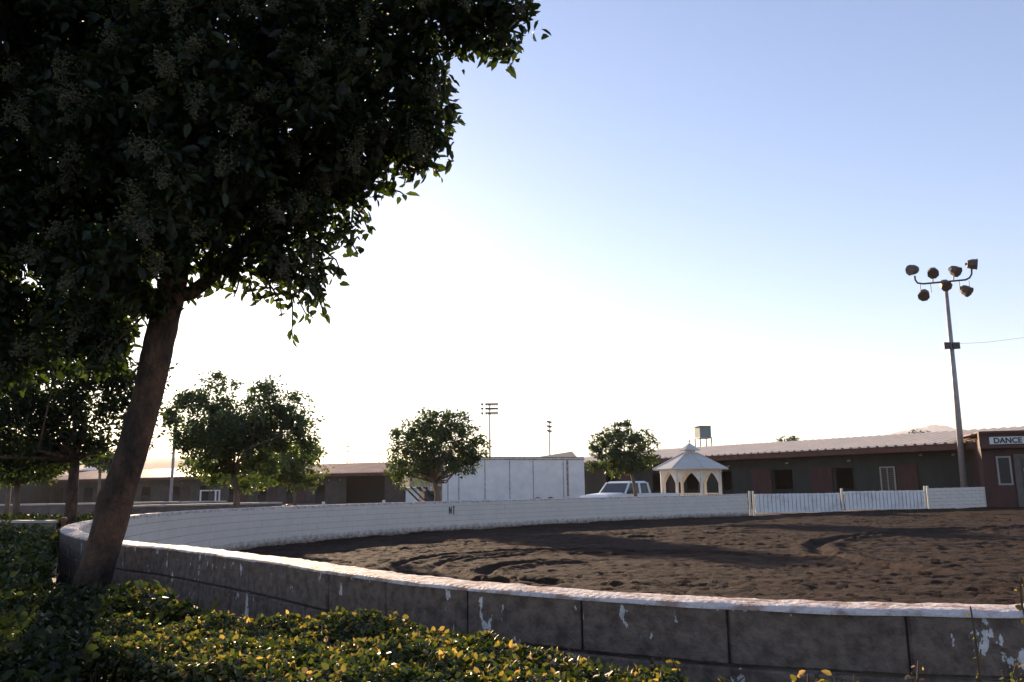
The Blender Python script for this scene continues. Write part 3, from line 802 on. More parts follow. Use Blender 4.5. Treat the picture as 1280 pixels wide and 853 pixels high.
for sy in (-1, 1):
    pane([(.96, sy * .89, 1.14), (.08, sy * .89, 1.14), (.04, sy * .78, zt_ - .03), (.60, sy * .78, zt_ - .03)], 'side_window')
    pane([(-.06, sy * .89, 1.14), (-.62, sy * .89, 1.14), (-.56, sy * .78, zt_ - .03), (-.08, sy * .78, zt_ - .03)], 'quarter_window')
    b = MB(); b.box(.72, .80, sy * 1.02 - .1, sy * 1.02 + .1, 1.16, 1.34, 0, .02); b.bar((.76, sy * .9, 1.18), (.76, sy * 1.0, 1.2), .03); b.build('mirror', M['darkmetal'], PT)
    b = MB(); b.box(2.38, 2.42, sy * .72 - .13, sy * .72 + .13, .78, .95, 0, .01); b.build('headlight', M['lens'], PT)
    for x in (1.55, -1.68):
        b = MB(); b.lathe([(.2, 0), (.34, .02), (.36, .06), (.36, .2), (.34, .24), (.2, .24)], n=20); o = b.build('wheel', M['rubber'], PT); o.rotation_euler = (R(90), 0, 0); o.location = (x, sy * .9 + .12, .36)
b = MB(); b.box(.0, .18, -.65, -.1, .9, 1.5, 0, .04); b.box(.0, .18, .1, .65, .9, 1.5, 0, .04); b.box(0, .5, -.65, .65, .7, .9); b.box(.8, 1.0, -.8, .8, .9, 1.14); b.build('seats', M['darkmetal'], PT)
b = MB(); b.box(2.38, 2.44, -.55, .55, .76, .95); b.build('grille', M['darkmetal'], PT)
b = MB(); b.box(2.40, 2.52, -.97, .97, .48, .62, 0, .02); b.build('bumper', M['metal'], PT)
b = MB(); b.box(-2.86, -2.74, -.9, .9, .48, .62, 0, .02); b.build('bumper', M['metal'], PT)

# ------------------------------------------------------------------ tall floodlight pole
PD = 38.7
pb_ = at(1205, 607, PD); pt_ = at(1181.5, 350, PD); g = float(gz(pb_[0], PD))
LP = thing('floodlight_pole', 'tall tapering steel pole with seven floodlights rising behind the short white wall', 'light pole', (pb_[0], PD, g))
O = np.array([pb_[0], PD, g]); top = pt_ - O
b = MB(); b.tube([(0, 0, -.2), (top[0] * .5, 0, top[2] * .5), (top[0], 0, top[2])], [.17, .125, .075], 12); b.build('pole', M['metal'], LP, smooth=True)
def loc(px, py, dy=0): return at(px, py, PD + dy) - O
b = MB()
e0, e1 = loc(1146, 344), loc(1215, 339)
c0, c1 = loc(1154, 355), loc(1207, 350)
b.tube([loc(1143.5, 345), loc(1144, 350), loc(1147, 354), c0, loc(1181, 352.5), c1, loc(1212, 347.5), loc(1214.5, 343), loc(1214.5, 337)], .045, 8)
b.tube([loc(1166, 354), loc(1166, 345)], .03, 6); b.tube([loc(1192, 351), loc(1192, 342)], .03, 6)
for q in (1150, 1163): b.tube([loc(q, 354.5), loc(q + 1, 366)], .018, 6)
for q in (1199, 1211): b.tube([loc(q, 351), loc(q + 1, 362)], .018, 6)
b.build('cross_arm', M['darkmetal'], LP)
def flood(px, py, yaw, tilt, s=1.0, dy=-.05):
    b = MB(); b.lathe([(.10, 0), (.20, .03), (.27, .22), (.275, .46)], n=8, ph=R(22.5)); b.lathe([(.295, .44), (.295, .50)], n=8, ph=R(22.5)); b.box(-.06, .06, -.06, .06, -.08, .02)
    v = [tuple(c * .92 * s for c in q) for q in b.v]; b.v = v
    o = b.build('floodlight', M['lampbody'], LP); o.location = loc(px, py, dy)
    dr = Vector((math.sin(R(yaw)) * math.cos(R(tilt)), -math.cos(R(yaw)) * math.cos(R(tilt)), -math.sin(R(tilt))))
    o.rotation_euler = dr.to_track_quat('Z', 'Y').to_euler(); o.location = Vector(o.location) - dr * .23
    l = MB(); l.lathe([(.25, .47), (.25, .475)], n=8, ph=R(22.5)); l.v = [tuple(c * .92 * s for c in q) for q in l.v]; l.build('lens', M['lens'], o)
for a in ((1141.5, 337.5, -70, 10), (1166, 340.5, -25, 35), (1193, 338.5, 30, 35), (1215, 330.5, 65, 8), (1155, 368, -35, 40), (1181, 356, 0, 40), (1207, 363, 35, 40)): flood(*a)
b = MB()
for sx in (-1, 1):
    q = loc(1187.5 + sx * 5.5, 433.5); b.hexa([(q[0] - .17, q[1] - .2, q[2] - .14), (q[0] + .17, q[1] - .2, q[2] - .14), (q[0] + .12, q[1] + .15, q[2] - .1), (q[0] - .12, q[1] + .15, q[2] - .1),
                                                (q[0] - .17, q[1] - .2, q[2] + .18), (q[0] + .17, q[1] - .2, q[2] + .18), (q[0] + .12, q[1] + .15, q[2] + .12), (q[0] - .12, q[1] + .15, q[2] + .12)])
b.build('horn_speaker', M['darkmetal'], LP)
b = MB(); b.tube([loc(1188, 430), loc(1230, 428.5, 1), loc(1290, 421, 3), loc(1400, 400, 6)], .007, 5); o = b.build('overhead_wire', M['darkmetal']); o.location = O
tag(o, 'thin overhead wire running right from the floodlight pole into the sky', 'wire')

# ------------------------------------------------------------------ stadium light masts far off
def mast(px, ytop, D, rows, wpx, edge, label):
    t = at(px, ytop, D); k = D / FPX; base = (t[0], D, float(gz(t[0], D)))
    o = thing('stadium_mast', label, 'light mast', base, 0, 'stadium light masts on the horizon')
    h = t[2] - base[2]; b = MB(); b.tube([(0, 0, 0), (0, 0, h)], [.28, .14], 8); b.build('pole', M['metal'], o)
    sc = wpx * k
    dx, dy = (1, 0) if not edge else (.35, .94)
    for r in range(rows):
        z = h - r * 5.6 * k - .3; f = MB()
        f.bar((-dx * sc / 2, -dy * sc / 2, z), (dx * sc / 2, dy * sc / 2, z), .10)
        n = 8
        for i in range(n):
            q = (i + .5) / n - .5
            if not edge and i == 1: continue
            f.lathe([(.15, 0), (.33, .2), (.36, .5)], (dx * sc * q, dy * sc * q - .4, z + .1), 8)
        f.build('lamp_row', M['darkmetal'], o)
mast(612, 506, 210, 3, 21, False, 'tallest stadium mast with three full rows of lamps, above the white trailer')
mast(686.5, 528, 260, 3, 14, True, 'stadium mast seen edge on, above the right part of the trailer')
mast(435, 553, 430, 3, 20, False, 'faint hazy stadium mast above the orange-lit stable roof, left of the middle tree')
mast(475, 563, 560, 2, 14, False, 'faintest and farthest stadium mast, just left of the middle tree')

# ------------------------------------------------------------------ tank tower behind the stable
tc_ = at(878.5, 540, 130); g = float(gz(tc_[0], 130))
TT = thing('tank_tower', 'green grey box tank on thin legs above the gazebo and stable roof', 'tank tower', (tc_[0], 130, g), R(12))
k = 130 / FPX; zb = at(878, 547.5, 130)[2] - g; zt2 = at(878, 533.5, 130)[2] - g
b = MB(); b.box(-.95, .95, -.95, .95, zb, zt2); b.build('tank', M['tank'], TT)
b = MB(); b.box(-1.15, 1.15, -1.15, 1.15, zt2, zt2 + .06); b.build('lid', M['metal'], TT); b = MB()
b.box(-1.1, 1.1, -1.1, 1.1, zb - .12, zb); b.build('platform', M['metal'], TT)
for sx in (-1, 1):
    for sy in (-1, 1): b = MB(); b.bar((sx, sy, 0), (sx * .95, sy * .95, zb - .1), .13); b.build('leg', M['metal'], TT)
b = MB()
for z in (zb * .45, zb * .72): 
    b.bar((-1, -1, z), (1, -1, z), .07); b.bar((-1, -1, z), (1, -1, z + 2), .05); b.bar((1, 1, z), (-1, 1, z), .07)
b.build('brace', M['metal'], TT)

# ------------------------------------------------------------------ far sheds
def shed(name, label, px0, px1, ytop, D, depth, wm, rm, rise=.8, skew=0):
    a, c = at(px0, ytop, D), at(px1, ytop, D + skew); z = (a[2] + c[2]) / 2; L = np.linalg.norm((c - a)[:2]); g = float(gz(a[0], D))
    o = thing(name, label, 'shed', (a[0], D, g), math.atan2(c[1] - a[1], c[0] - a[0])); z -= g
    b = MB(); b.box(0, L, .2, depth, 0, z - rise); b.build('wall', wm, o)
    ribs_roof(L, -.2, z - rise, depth * .5, z, .6).build('roof', rm, o)
    b = MB(); b.add([(0, depth * .5, z - .01), (L, depth * .5, z - .01), (L, depth, z - rise), (0, depth, z - rise)], [(0, 1, 2, 3)]); b.build('rear_roof', rm, o)
    return o
shed('far_shed', 'blue grey roofed shed peeping over the stable at the far left edge', -40, 22, 588, 105, 8, M['lgreen'], M['bluegrey'])
shed('far_shed', 'pale shed behind the stable roof, just left of the big leaning trunk', 94, 136, 583, 150, 10, M['beige'], M['bluegrey'])
q = [at(x, y, 100) for x, y in ((668, 572), (715, 564.5), (722, 572))]; o = thing('far_shed', 'small peaked roof rising over the right end of the white trailer', 'shed', (q[0][0], 100, 0))
b = MB(); v = [(a[0] - q[0][0], dy, a[2]) for dy in (0, 12) for a in q]; b.add(v, [(0, 1, 4, 3), (1, 2, 5, 4), (0, 2, 1), (3, 4, 5), (0, 3, 5, 2)]); b.build('roof', M['roof'], o)
b = MB(); b.box(.1, q[2][0] - q[0][0] - .1, .2, 11.8, 0, q[0][2] - .01); b.build('wall', M['lgreen'], o)
shed('far_shed', 'pale white shed seen through the gap under the trailer nose', 507, 545, 603.5, 80, 5, M['signwhite'], M['signwhite'], .5)

# ------------------------------------------------------------------ lamp post and white frame on the left
p = at(213.5, 620, 44); g = float(gz(p[0], 44))
o = thing('lamp_post', 'slim grey post rising into the crown left of the round tree', 'lamp post', (p[0], 44, g))
b = MB(); b.tube([(0, 0, 0), (0.02, 0, 6.0)], [.09, .06], 10); b.build('pole', M['metal'], o)
b = MB(); b.box(-.1, .45, -.12, .12, 6.0, 6.12, 0, .02); b.build('lamp_head', M['darkmetal'], o)
p0, p1 = at(251, 613, 48), at(274.5, 613, 48); g = float(gz(p0[0], 48)); h_ = p0[2] - g; L_ = p1[0] - p0[0]
o = thing('goal_frame', 'open white tube frame with a double right post in front of the left stable', 'frame', (p0[0], 48, g))
for x in (0, L_ * .8, L_): b = MB(); b.box(x - .035, x + .035, -.035, .035, 0, h_ - .06); b.build('upright', M['white'], o)
b = MB(); b.box(-.035, L_ + .035, -.035, .035, h_ - .06, h_ + .01); b.build('crossbar', M['white'], o)

# low walls on the left
def lowwall(pts, z, t, label, wm, cm_, name='low_wall', capt=.06):
    o = thing(name, label, 'wall', (0, 0, 0)); b, c = MB(), MB()
    for (x0, y0), (x1, y1) in zip(pts[:-1], pts[1:]):
        b.bar((x0, y0, (z - capt) / 2 - .1), (x1, y1, (z - capt) / 2 - .1), t, z - capt + .2)
        c.bar((x0, y0, z - capt / 2 + .002), (x1, y1, z - capt / 2 + .002), t + .06, capt)
    b.build('masonry', wm, o); c.build('coping', cm_, o)
q0, q1 = at(-30, 628, 30), at(285, 628, 30)
lowwall([(-19.5, 29), (-15.5, 31), (-11.6, 33.5)], .93, .2, 'long brown low wall with pale coping behind the left trees', M['block'], M['cap'])
lowwall([(-12.3, 24.6), (-9.6, 27.5), (-8.3, 29.5)], .90, .2, 'low wall with sunlit coping ending right of the round tree trunk', M['block'], M['cap'])
lowwall([(-8.3, 12.9), (-6.9, 12.5)], .87, .13, 'short low wall with bright sunlit white coping above the left hedge', M['block'], M['cap'], capt=.035)
p = at(75, 645, 12.3); b = MB(); b.lathe([(.03, 0), (.03, .84), (.045, .85), (.045, .89), (.03, .91)], n=10); o = b.build('stub_post', M['orange']); o.location = (p[0] - .1, 12.6, 0)
tag(o, 'short rusty orange post behind the bright low coping', 'post')
p = at(360.5, 629, 36); b = MB(); b.lathe([(.16, 0), (.15, .05), (.13, .5), (.17, .52), (.18, .72), (.12, .85), (.02, .88)], n=14); o = b.build('hydrant', M['redplastic'], smooth=False); o.location = (p[0], 36, gz(p[0], 36) - .1)
tag(o, 'small red standpipe showing just above the wall below the little tree', 'standpipe')
for px in (404.5, 480):
    d = ray(px, 632); rr = WP[:, 0] / WP[:, 1] - d[0] / d[1]; ii = np.where(WP[:, 1] > 17)[0]; i = ii[np.argmin(np.abs(rr[ii]))]
    b = MB(); b.lathe([(.035, 0), (.045, .02), (.045, .06), (.03, .085)], n=10); o = b.build('white_knob', M['white']); o.location = (WP[i][0], WP[i][1], WALL_H + float(gz(*WP[i])))
    tag(o, 'small white knob on the far wall top, %s' % ('nearer the round tree' if px < 440 else 'nearer the middle tree'), 'knob', 'white knobs on the arena wall')

# ------------------------------------------------------------------ hills
def ridge(name, pts, D, depth, m, seed, amp=.0028):
    xs = np.linspace(pts[0][0], pts[-1][0], 160); ys = np.interp(xs, [p[0] for p in pts], [p[1] for p in pts])
    rows = []
    crest = np.array([at(x, y, D) for x, y in zip(xs, ys)])
    nz = vnoise(xs * .15, xs * 0 + 3, seed) + .5 * vnoise(xs * .5, xs * 0 + 9, seed)
    crest[:, 2] += nz * D * amp
    for t, zf in ((-1, 0), (-.8, .25), (-.6, .42), (-.4, .68), (-.2, .86), (0, 1), (.3, .9), (.7, .5), (1, 0)):
        r = crest.copy(); r[:, 1] = D + t * depth; r[:, 0] = crest[:, 0] * (1 + t * depth / D)
        r[:, 2] = crest[:, 2] * zf * (1 + .12 * vnoise(xs * .3, xs * 0 + t * 7, seed + 2) * (zf < 1)) - (2 if zf == 0 else 0); rows.append(r)
    V = np.concatenate(rows); k = len(xs)
    F = [(i * k + j, i * k + j + 1, (i + 1) * k + j + 1, (i + 1) * k + j) for i in range(len(rows) - 1) for j in range(k - 1)]
    tag(np_mesh(name, V, np.array(F), m, smooth=True), kind='structure')
ridge('hill', [(-900, 600), (-300, 590), (-60, 585), (60, 580), (130, 576), (180, 573), (225, 572), (270, 576), (330, 584), (400, 596), (470, 612), (520, 622)], 1300, 500, M['hill'], 21)
ridge('mountain', [(1085, 604), (1105, 545), (1125, 539), (1150, 535), (1168, 531), (1185, 533), (1200, 538), (1240, 543), (1300, 552), (1400, 562), (1500, 590)], 4250, 350, M['mount'], 31, .0009)

# ------------------------------------------------------------------ foliage
LEAFV = np.array([(0, 0, 0), (.30, -.5, .10), (.68, -.40, .07), (1, 0, -.06), (.68, .40, .07), (.30, .5, .10)])
LEAFF = np.array([(0, 1, 2, 3), (0, 3, 4, 5)])
def frames(N, droop=.5, up=None):
    """leaf axis directions with random roll; droop >0 leans leaves down"""
    d = rng.normal(size=(N, 3)); d[:, 2] = d[:, 2] * .7 - droop
    d /= np.linalg.norm(d, axis=1)[:, None]
    a = rng.normal(size=(N, 3)); a[:, 2] += 1.2
    s = np.cross(a, d); s /= np.linalg.norm(s, axis=1)[:, None] + 1e-9
    n = np.cross(d, s)
    return d, s, n
def leaves(name, P, size, aspect, m, parent, droop=.5, fr=None, tintf=None, var=.35):
    N = len(P); d, s, n = fr if fr is not None else frames(N, droop)
    sz = size * (1 + var * (rng.random(N) * 2 - 1))
    L = LEAFV
    V = P[:, None, :] + sz[:, None, None] * (L[None, :, 0, None] * d[:, None, :] + L[None, :, 1, None] * aspect * s[:, None, :] + L[None, :, 2, None] * n[:, None, :])
    F = (np.arange(N)[:, None, None] * 6 + LEAFF[None]).reshape(-1, 4)
    tint = np.repeat(tintf if tintf is not None else rng.random(N), 6)
    return np_mesh(name, V.reshape(-1, 3), F, m, parent, tint)
OCTV = np.array([(1, 0, 0), (0, 1, 0), (-1, 0, 0), (0, -1, 0), (0, 0, 1), (0, 0, -1)], float)
OCTF = np.array([(0, 1, 4), (1, 2, 4), (2, 3, 4), (3, 0, 4), (1, 0, 5), (2, 1, 5), (3, 2, 5), (0, 3, 5)])
def beads(name, P, r, m, parent):
    N = len(P); V = P[:, None, :] + (r * (.7 + .6 * rng.random(N)))[:, None, None] * OCTV[None]
    F = (np.arange(N)[:, None, None] * 6 + OCTF[None]).reshape(-1, 3)
    return np_mesh(name, V.reshape(-1, 3), F, m, parent, np.repeat(rng.random(N), 6))

def clump_points(blobs, nleaf, clump_r, per):
    """blobs: (center, (rx,ry,rz), weight). clumps of leaves scattered through the blob volume, more near its skin"""
    w = np.array([b[1][0] * b[1][1] * b[1][2] * b[2] for b in blobs]) ** .8; w /= w.sum()
    out, cl, ids = [], [], []
    for (c, r, _), wi in zip(blobs, w):
        n = max(int(nleaf * wi), 20); nc = max(3, n // per)
        d = rng.normal(size=(nc, 3)); d /= np.linalg.norm(d, axis=1)[:, None]
        rr = rng.random(nc) ** .42 * (1 + .22 * rng.random(nc) ** 2)
        C = np.array(c) + d * rr[:, None] * np.array(r)
        k = rng.integers(0, nc, n)
        rad = clump_r * (.6 + .8 * rng.random(nc))
        P = C[k] + np.clip(rng.normal(size=(n, 3)), -1.7, 1.7) * rad[k][:, None] * np.array([.6, .6, .5])
        tint = np.clip(rng.random(n) * .6 + (rng.random(nc))[k] * .4, 0, 1)
        out.append(P); cl.append(C); ids.append(tint)
    return np.concatenate(out), np.concatenate(cl), np.concatenate(ids)

def crown_limbs(mb, fork, C, rmax, nmax=26, twig=.012, n=6):
    sel = C[rng.permutation(len(C))[:nmax]]
    for c in sel:
        a = np.array(fork); mid = a * .5 + c * .5 + rng.normal(size=3) * .12 * np.linalg.norm(c - a) + np.array([0, 0, -.06 * np.linalg.norm(c - a)])
        q = [a, a * .72 + mid * .28 + rng.normal(size=3) * .01, mid, mid * .45 + c * .55, c]
        mb.tube(q, [rmax, rmax * .7, rmax * .42, rmax * .25, twig * .5], n)

def small_tree(label, px, ybase, D, blobs_px, nleaf, leaf, m, trunk_r, fork_px, per=48, cr=.22, group='trees around the arena', ncl=24, name='tree', depth=.9, trunk_pts=None, bark='barkfar', aspect=.5):
    b0 = at(px, ybase, D); g = float(gz(b0[0], D)); O = np.array([b0[0], D, g])
    o = thing(name, label, 'tree', O, 0, group); k = D / FPX
    blobs = []
    for (x, y, rx, ry, *dd) in blobs_px:
        c = at(x, y, D + (dd[0] if dd else (random.random() - .5) * rx * k * .8)) - O
        blobs.append((c, (rx * k, rx * k * depth, ry * k), 1))
    P, C, tint = clump_points(blobs, nleaf, cr, per)
    leaves('crown', P, leaf, aspect, m, o, .35, tintf=tint)
    fk = at(*fork_px, D) - O
    tb = MB(); pts = [(0, 0, -.15)] + [tuple(at(x, y, D) - O) for x, y in (trunk_pts or [])] + [tuple(fk)]
    nP = len(pts)
    tb.tube(pts, [trunk_r * (1.25 - .45 * i / (nP - 1)) for i in range(nP)], 10, wob=.12); tb.build('trunk', M[bark], o, smooth=True)
    lb = MB(); crown_limbs(lb, fk, C, trunk_r * .55, ncl); lb.build('branches', M[bark], o, smooth=True)
    return o

# round tree left of centre (just beyond the wall) and its neighbours
small_tree('bushy round crowned tree just right of the big leaning trunk, beyond the wall', 297, 632, 23.0,
           [(300, 532, 62, 30), (262, 500, 30, 28), (336, 495, 26, 22), (345, 512, 28, 26), (368, 530, 24, 34), (240, 525, 30, 34), (228, 552, 22, 20), (300, 558, 55, 26), (350, 556, 38, 22), (262, 565, 36, 20), (278, 480, 16, 14), (372, 505, 12, 10), (395, 575, 12, 8), (235, 495, 10, 10), (388, 560, 10, 18), (325, 585, 26, 16), (275, 590, 22, 14), (300, 540, 50, 30), (215, 530, 9, 20), (312, 600, 16, 12)],
           23000, .105, M['leaf_mid'], .085, (291, 590), trunk_pts=[(296, 615)], cr=.19)
small_tree('paler little tree behind and right of the round crowned one, thin stem', 370, 628, 38.0,
           [(352, 578, 34, 22), (330, 585, 30, 20), (378, 574, 24, 20), (392, 565, 12, 10), (372, 598, 26, 14), (250, 584, 22, 10), (290, 590, 30, 14), (405, 590, 5, 6)],
           9000, .16, M['leaf_pale'], .06, (368, 600), cr=.26)
small_tree('wide crowned tree leaning over the nose of the white trailer', 547, 628, 31.0,
           [(545, 560, 48, 30), (520, 548, 26, 24), (548, 532, 26, 20), (575, 538, 20, 20), (594, 560, 16, 16), (498, 568, 13, 16), (520, 586, 30, 14), (560, 582, 36, 14), (500, 590, 14, 10), (585, 578, 16, 12), (536, 526, 14, 10), (495, 545, 10, 10), (541, 518, 7, 6), (577, 523, 9, 9), (604, 556, 7, 9), (500, 603, 8, 6)],
           13000, .12, M['leaf_mid'], .11, (543, 603), trunk_pts=[(547, 616)], cr=.19)
small_tree('small dark tree with a lopsided crown standing in front of the pickup truck', 795, 625, 35.0,
           [(778, 562, 30, 24), (755, 570, 18, 16), (765, 548, 16, 12), (782, 540, 14, 12), (800, 556, 16, 16), (806, 572, 14, 10), (785, 584, 24, 10), (742, 558, 7, 9), (742, 584, 8, 7), (812, 548, 6, 7), (819, 556, 4, 5), (783, 528, 5, 5), (770, 592, 10, 6), (748, 545, 6, 6)],
           7500, .125, M['leaf_mid'], .075, (789, 592), trunk_pts=[(794, 610)], cr=.16)
# dark tree under the big crown at the left edge
small_tree('dark leafy tree with forked trunk standing left of the big leaning trunk', 87, 655, 16.0,
           [(60, 470, 90, 60), (130, 460, 60, 45), (20, 520, 70, 50), (100, 520, 66, 36), (160, 500, 36, 40), (-60, 500, 80, 70), (60, 560, 60, 24), (170, 540, 22, 20), (20, 575, 50, 18), (190, 470, 22, 22), (0, 430, 90, 50), (125, 555, 34, 14), (-90, 430, 80, 60)],
           30000, .10, M['leaf_near'], .10, (94, 575), trunk_pts=[(90, 620)], cr=.22, ncl=30, bark='bark')
small_tree('thin pale stemmed small tree at the far left edge', 9, 632, 26.0, [(0, 590, 26, 14), (25, 585, 22, 12), (-20, 575, 30, 20)], 5000, .12, M['leaf_mid'], .07, (12, 603), cr=.2, ncl=10)
small_tree('brown stemmed tree beside the left edge with low green crown', 21, 652, 20.0, [(25, 578, 34, 20), (50, 585, 28, 16), (0, 570, 30, 22), (60, 572, 20, 14)], 9000, .11, M['leaf_pale'], .085, (22, 605), cr=.2, ncl=14)
small_tree('dim bush-like tree just left of the big trunk in front of the stable roof', 125, 605, 70.0, [(128, 575, 22, 12), (118, 568, 12, 8), (140, 578, 14, 10)], 2500, .28, M['leaf_mid'], .12, (125, 590), cr=.4, ncl=8)
for (x, y, D, rx, ry, lb) in ((985, 549, 120, 12, 4, 'low treetop peeping over the stable roof, left of the hazy mountain'), (1146, 541, 130, 7, 3, 'dark little treetop over the stable roof in front of the mountain'), (1166, 541, 170, 8, 2, 'tiny faint treetop over the roof near the floodlight pole, left of it'), (1200, 540, 150, 9, 2.5, 'tiny treetop over the roof near the floodlight pole, right of it')):
    small_tree(lb, x, 600, D, [(x, y + 3, rx, ry), (x - rx * .5, y + 1, rx * .4, ry * .8), (x + rx * .5, y + 1.5, rx * .4, ry * .7), (x, y + 12, rx * .8, ry * 2)], 900, .35, M['leaf_mid'], .2, (x, y + 10), cr=.4, per=30, ncl=10, group='treetops above the stable roof')

# ------------------------------------------------------------------ the big tree
TD = 4.65
tb0 = at(112, 760, TD); TO = np.array([tb0[0], TD, 0.0])
BT = thing('leaning_tree', 'large leaning tree filling the upper left with a dark glossy crown and berry sprays', 'tree', TO)
def L3(px, py, D=TD): return at(px, py, D) - TO
tp_ = [np.array([-.06, -.03, -.1]), np.array([-.03, 0, .12]), L3(108, 760), L3(120, 715), L3(133, 670), L3(145, 630), L3(157, 590), L3(171, 545), L3(183, 500), L3(193, 455), L3(203, 410), L3(213, 370), L3(222, 330), L3(228, 290), L3(232, 240)]
tr_ = [.15, .13, .114, .107, .102, .099, .096, .094, .092, .092, .092, .092, .080, .065, .052]
tsp = spline(tp_, .02); trr = .87 * np.interp(np.linspace(0, 1, len(tsp)), np.linspace(0, 1, len(tr_)), tr_)
b = MB(); NT = 56; b.tube(tsp, trr, NT, cap=False)
tv = np.array(b.v).reshape(len(tsp), NT, 3); aa = np.arange(NT) * 2 * math.pi / NT; ss = np.arange(len(tsp))[:, None] * .02
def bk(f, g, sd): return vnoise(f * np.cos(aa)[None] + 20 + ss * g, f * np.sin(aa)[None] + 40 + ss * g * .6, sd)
rr_ = 1 + .09 * bk(1.2, 2.0, 61) + .10 * bk(3.5, 4.5, 62) + .075 * bk(8, 11, 63) + .045 * bk(16, 26, 64)
rr_ = rr_ + .35 * np.exp(-((ss - .10) / .16) ** 2) * (.6 + bk(1.6, .5, 66))
for kx, ky, kr, ka in ((1.25, 4.2, .10, .22), (.62, 5.0, .07, .15), (1.7, 4.6, .06, .14)):      # knots
    rr_ = rr_ + ka * np.exp(-((ss - kx) / kr) ** 2 - ((((aa[None] - ky + math.pi) % (2 * math.pi)) - math.pi) / .5) ** 2)
tv = tsp[:, None, :] + (tv - tsp[:, None, :]) * rr_[..., None]
b.v = [tuple(v) for v in tv.reshape(-1, 3)]; b.build('trunk', M['bark'], BT, smooth=True)
BB = [  # px, py, rx, ry, distance, weight
    (60, 40, 170, 120, 4.6), (230, 40, 160, 110, 5.0), (380, 30, 120, 90, 4.6), (500, 20, 80, 60, 4.3), (570, 10, 52, 34, 4.1), (622, 12, 24, 24, 4.0), (615, 45, 22, 14, 4.0), (575, 45, 25, 20, 4.1),
    (60, 180, 150, 100, 5.0), (220, 170, 140, 90, 5.2), (350, 130, 110, 80, 4.9), (440, 110, 85, 60, 4.6), (500, 95, 52, 34, 4.4), (515, 150, 40, 34, 4.4), (480, 178, 46, 32, 4.5), (528, 195, 20, 16, 4.4), (410, 200, 75, 50, 4.8),
    (340, 230, 80, 48, 5.0), (430, 235, 34, 22, 4.6), (462, 222, 22, 16, 4.5), (240, 250, 100, 40, 5.2), (110, 270, 120, 60, 5.2), (10, 290, 110, 70, 5.0), (390, 285, 40, 24, 4.7), (330, 295, 42, 24, 4.8), (275, 300, 28, 20, 5.0),
    (225, 230, 60, 45, 4.1), (245, 290, 34, 24, 4.15), (190, 300, 40, 40, 4.1), (160, 360, 30, 30, 4.2), (120, 330, 60, 50, 4.3), (300, 240, 60, 50, 4.3), (260, 130, 80, 60, 4.1), (140, 160, 90, 70, 4.2), (210, 330, 16, 20, 4.2), (110, 430, 40, 30, 4.6), (150, 440, 24, 26, 4.7), (400, 120, 60, 60, 4.2), (200, 60, 80, 60, 4.1),
    (395, 318, 20, 14, 4.6), (350, 325, 26, 16, 4.6), (300, 325, 24, 14, 4.7), (535, 170, 24, 22, 4.3), (552, 130, 14, 14, 4.3), (640, 25, 14, 22, 3.95), (600, 20, 40, 30, 4.0),
    (352, 330, 26, 20, 4.7), (375, 352, 18, 14, 4.7), (425, 285, 18, 12, 4.6), (310, 340, 18, 13, 4.8), (272, 335, 20, 12, 4.9), (60, 360, 90, 50, 5.0), (150, 340, 46, 36, 5.3), (-20, 430, 80, 50, 4.8), (100, 400, 55, 30, 5.4), (150, 395, 26, 26, 5.2), (30, 430, 60, 30, 5.6)]
blobs = []
for (x, y, rx, ry, D) in BB:
    k = D / FPX; blobs.append((L3(x, y, D), (rx * k, max(.35, rx * k * 1.1), ry * k), 1))
# the crown above and left of the frame
for c, r in (((-.3, -.2, 5.6), (1.9, 1.9, 1.0)), ((1.3, -.3, 5.3), (1.2, 1.4, .9)), ((-2.0, 0, 4.6), (1.2, 1.6, 1.1)), ((-2.2, .6, 3.4), (.9, 1.2, .8)), ((.3, .6, 6.6), (1.3, 1.3, .7))):
    blobs.append((np.array(c), r, .35))
P, C, tint = clump_points(blobs, 120000, .095, 26)
hang = []
def sprig(path, n, dd=4.65):
    pts = [L3(x, y, dd) for x, y in path]; out = []
    for i in range(n):
        t = (i + .5) / n * (len(pts) - 1); j = int(t); q = pts[j] * (1 - t + j) + pts[min(j + 1, len(pts) - 1)] * (t - j); out.append(q + rng.normal(size=3) * .012)
    return pts, out
SP = [([(350, 330), (368, 365), (382, 392), (392, 398)], 9), ([(360, 345), (366, 385), (365, 415), (366, 424)], 9), ([(385, 345), (400, 375), (405, 395)], 7), ([(300, 345), (296, 362), (292, 372)], 5), ([(310, 350), (318, 372), (320, 382)], 4), ([(420, 290), (440, 305), (448, 318)], 7),
      ([(330, 340), (338, 360), (340, 372)], 5), ([(590, 45), (600, 60), (604, 66)], 4), ([(620, 55), (628, 62)], 4), ([(540, 175), (556, 178), (562, 182)], 5), ([(530, 200), (545, 212), (550, 222)], 6), ([(480, 235), (500, 240), (508, 246)], 6), ([(268, 340), (262, 352), (258, 357)], 4), ([(545, 120), (556, 128)], 4), ([(395, 350), (405, 350), (410, 356)], 4), ([(400, 310), (420, 325), (428, 345)], 6), ([(440, 255), (455, 275), (462, 292)], 7), ([(395, 335), (402, 365), (408, 392)], 7), ([(330, 345), (350, 375), (352, 396)], 7), ([(560, 140), (568, 150)], 4), ([(545, 60), (552, 78), (556, 88)], 5)]
lb = MB()
for path, n in SP:
    pts, out = sprig(path, n); hang += out; lb.tube(pts, [.007, .005, .004, .003][:len(pts)] if len(pts) <= 4 else .004, 5)
P = np.concatenate([P, np.array(hang)]); tint = np.concatenate([tint, .6 + .4 * rng.random(len(hang))])
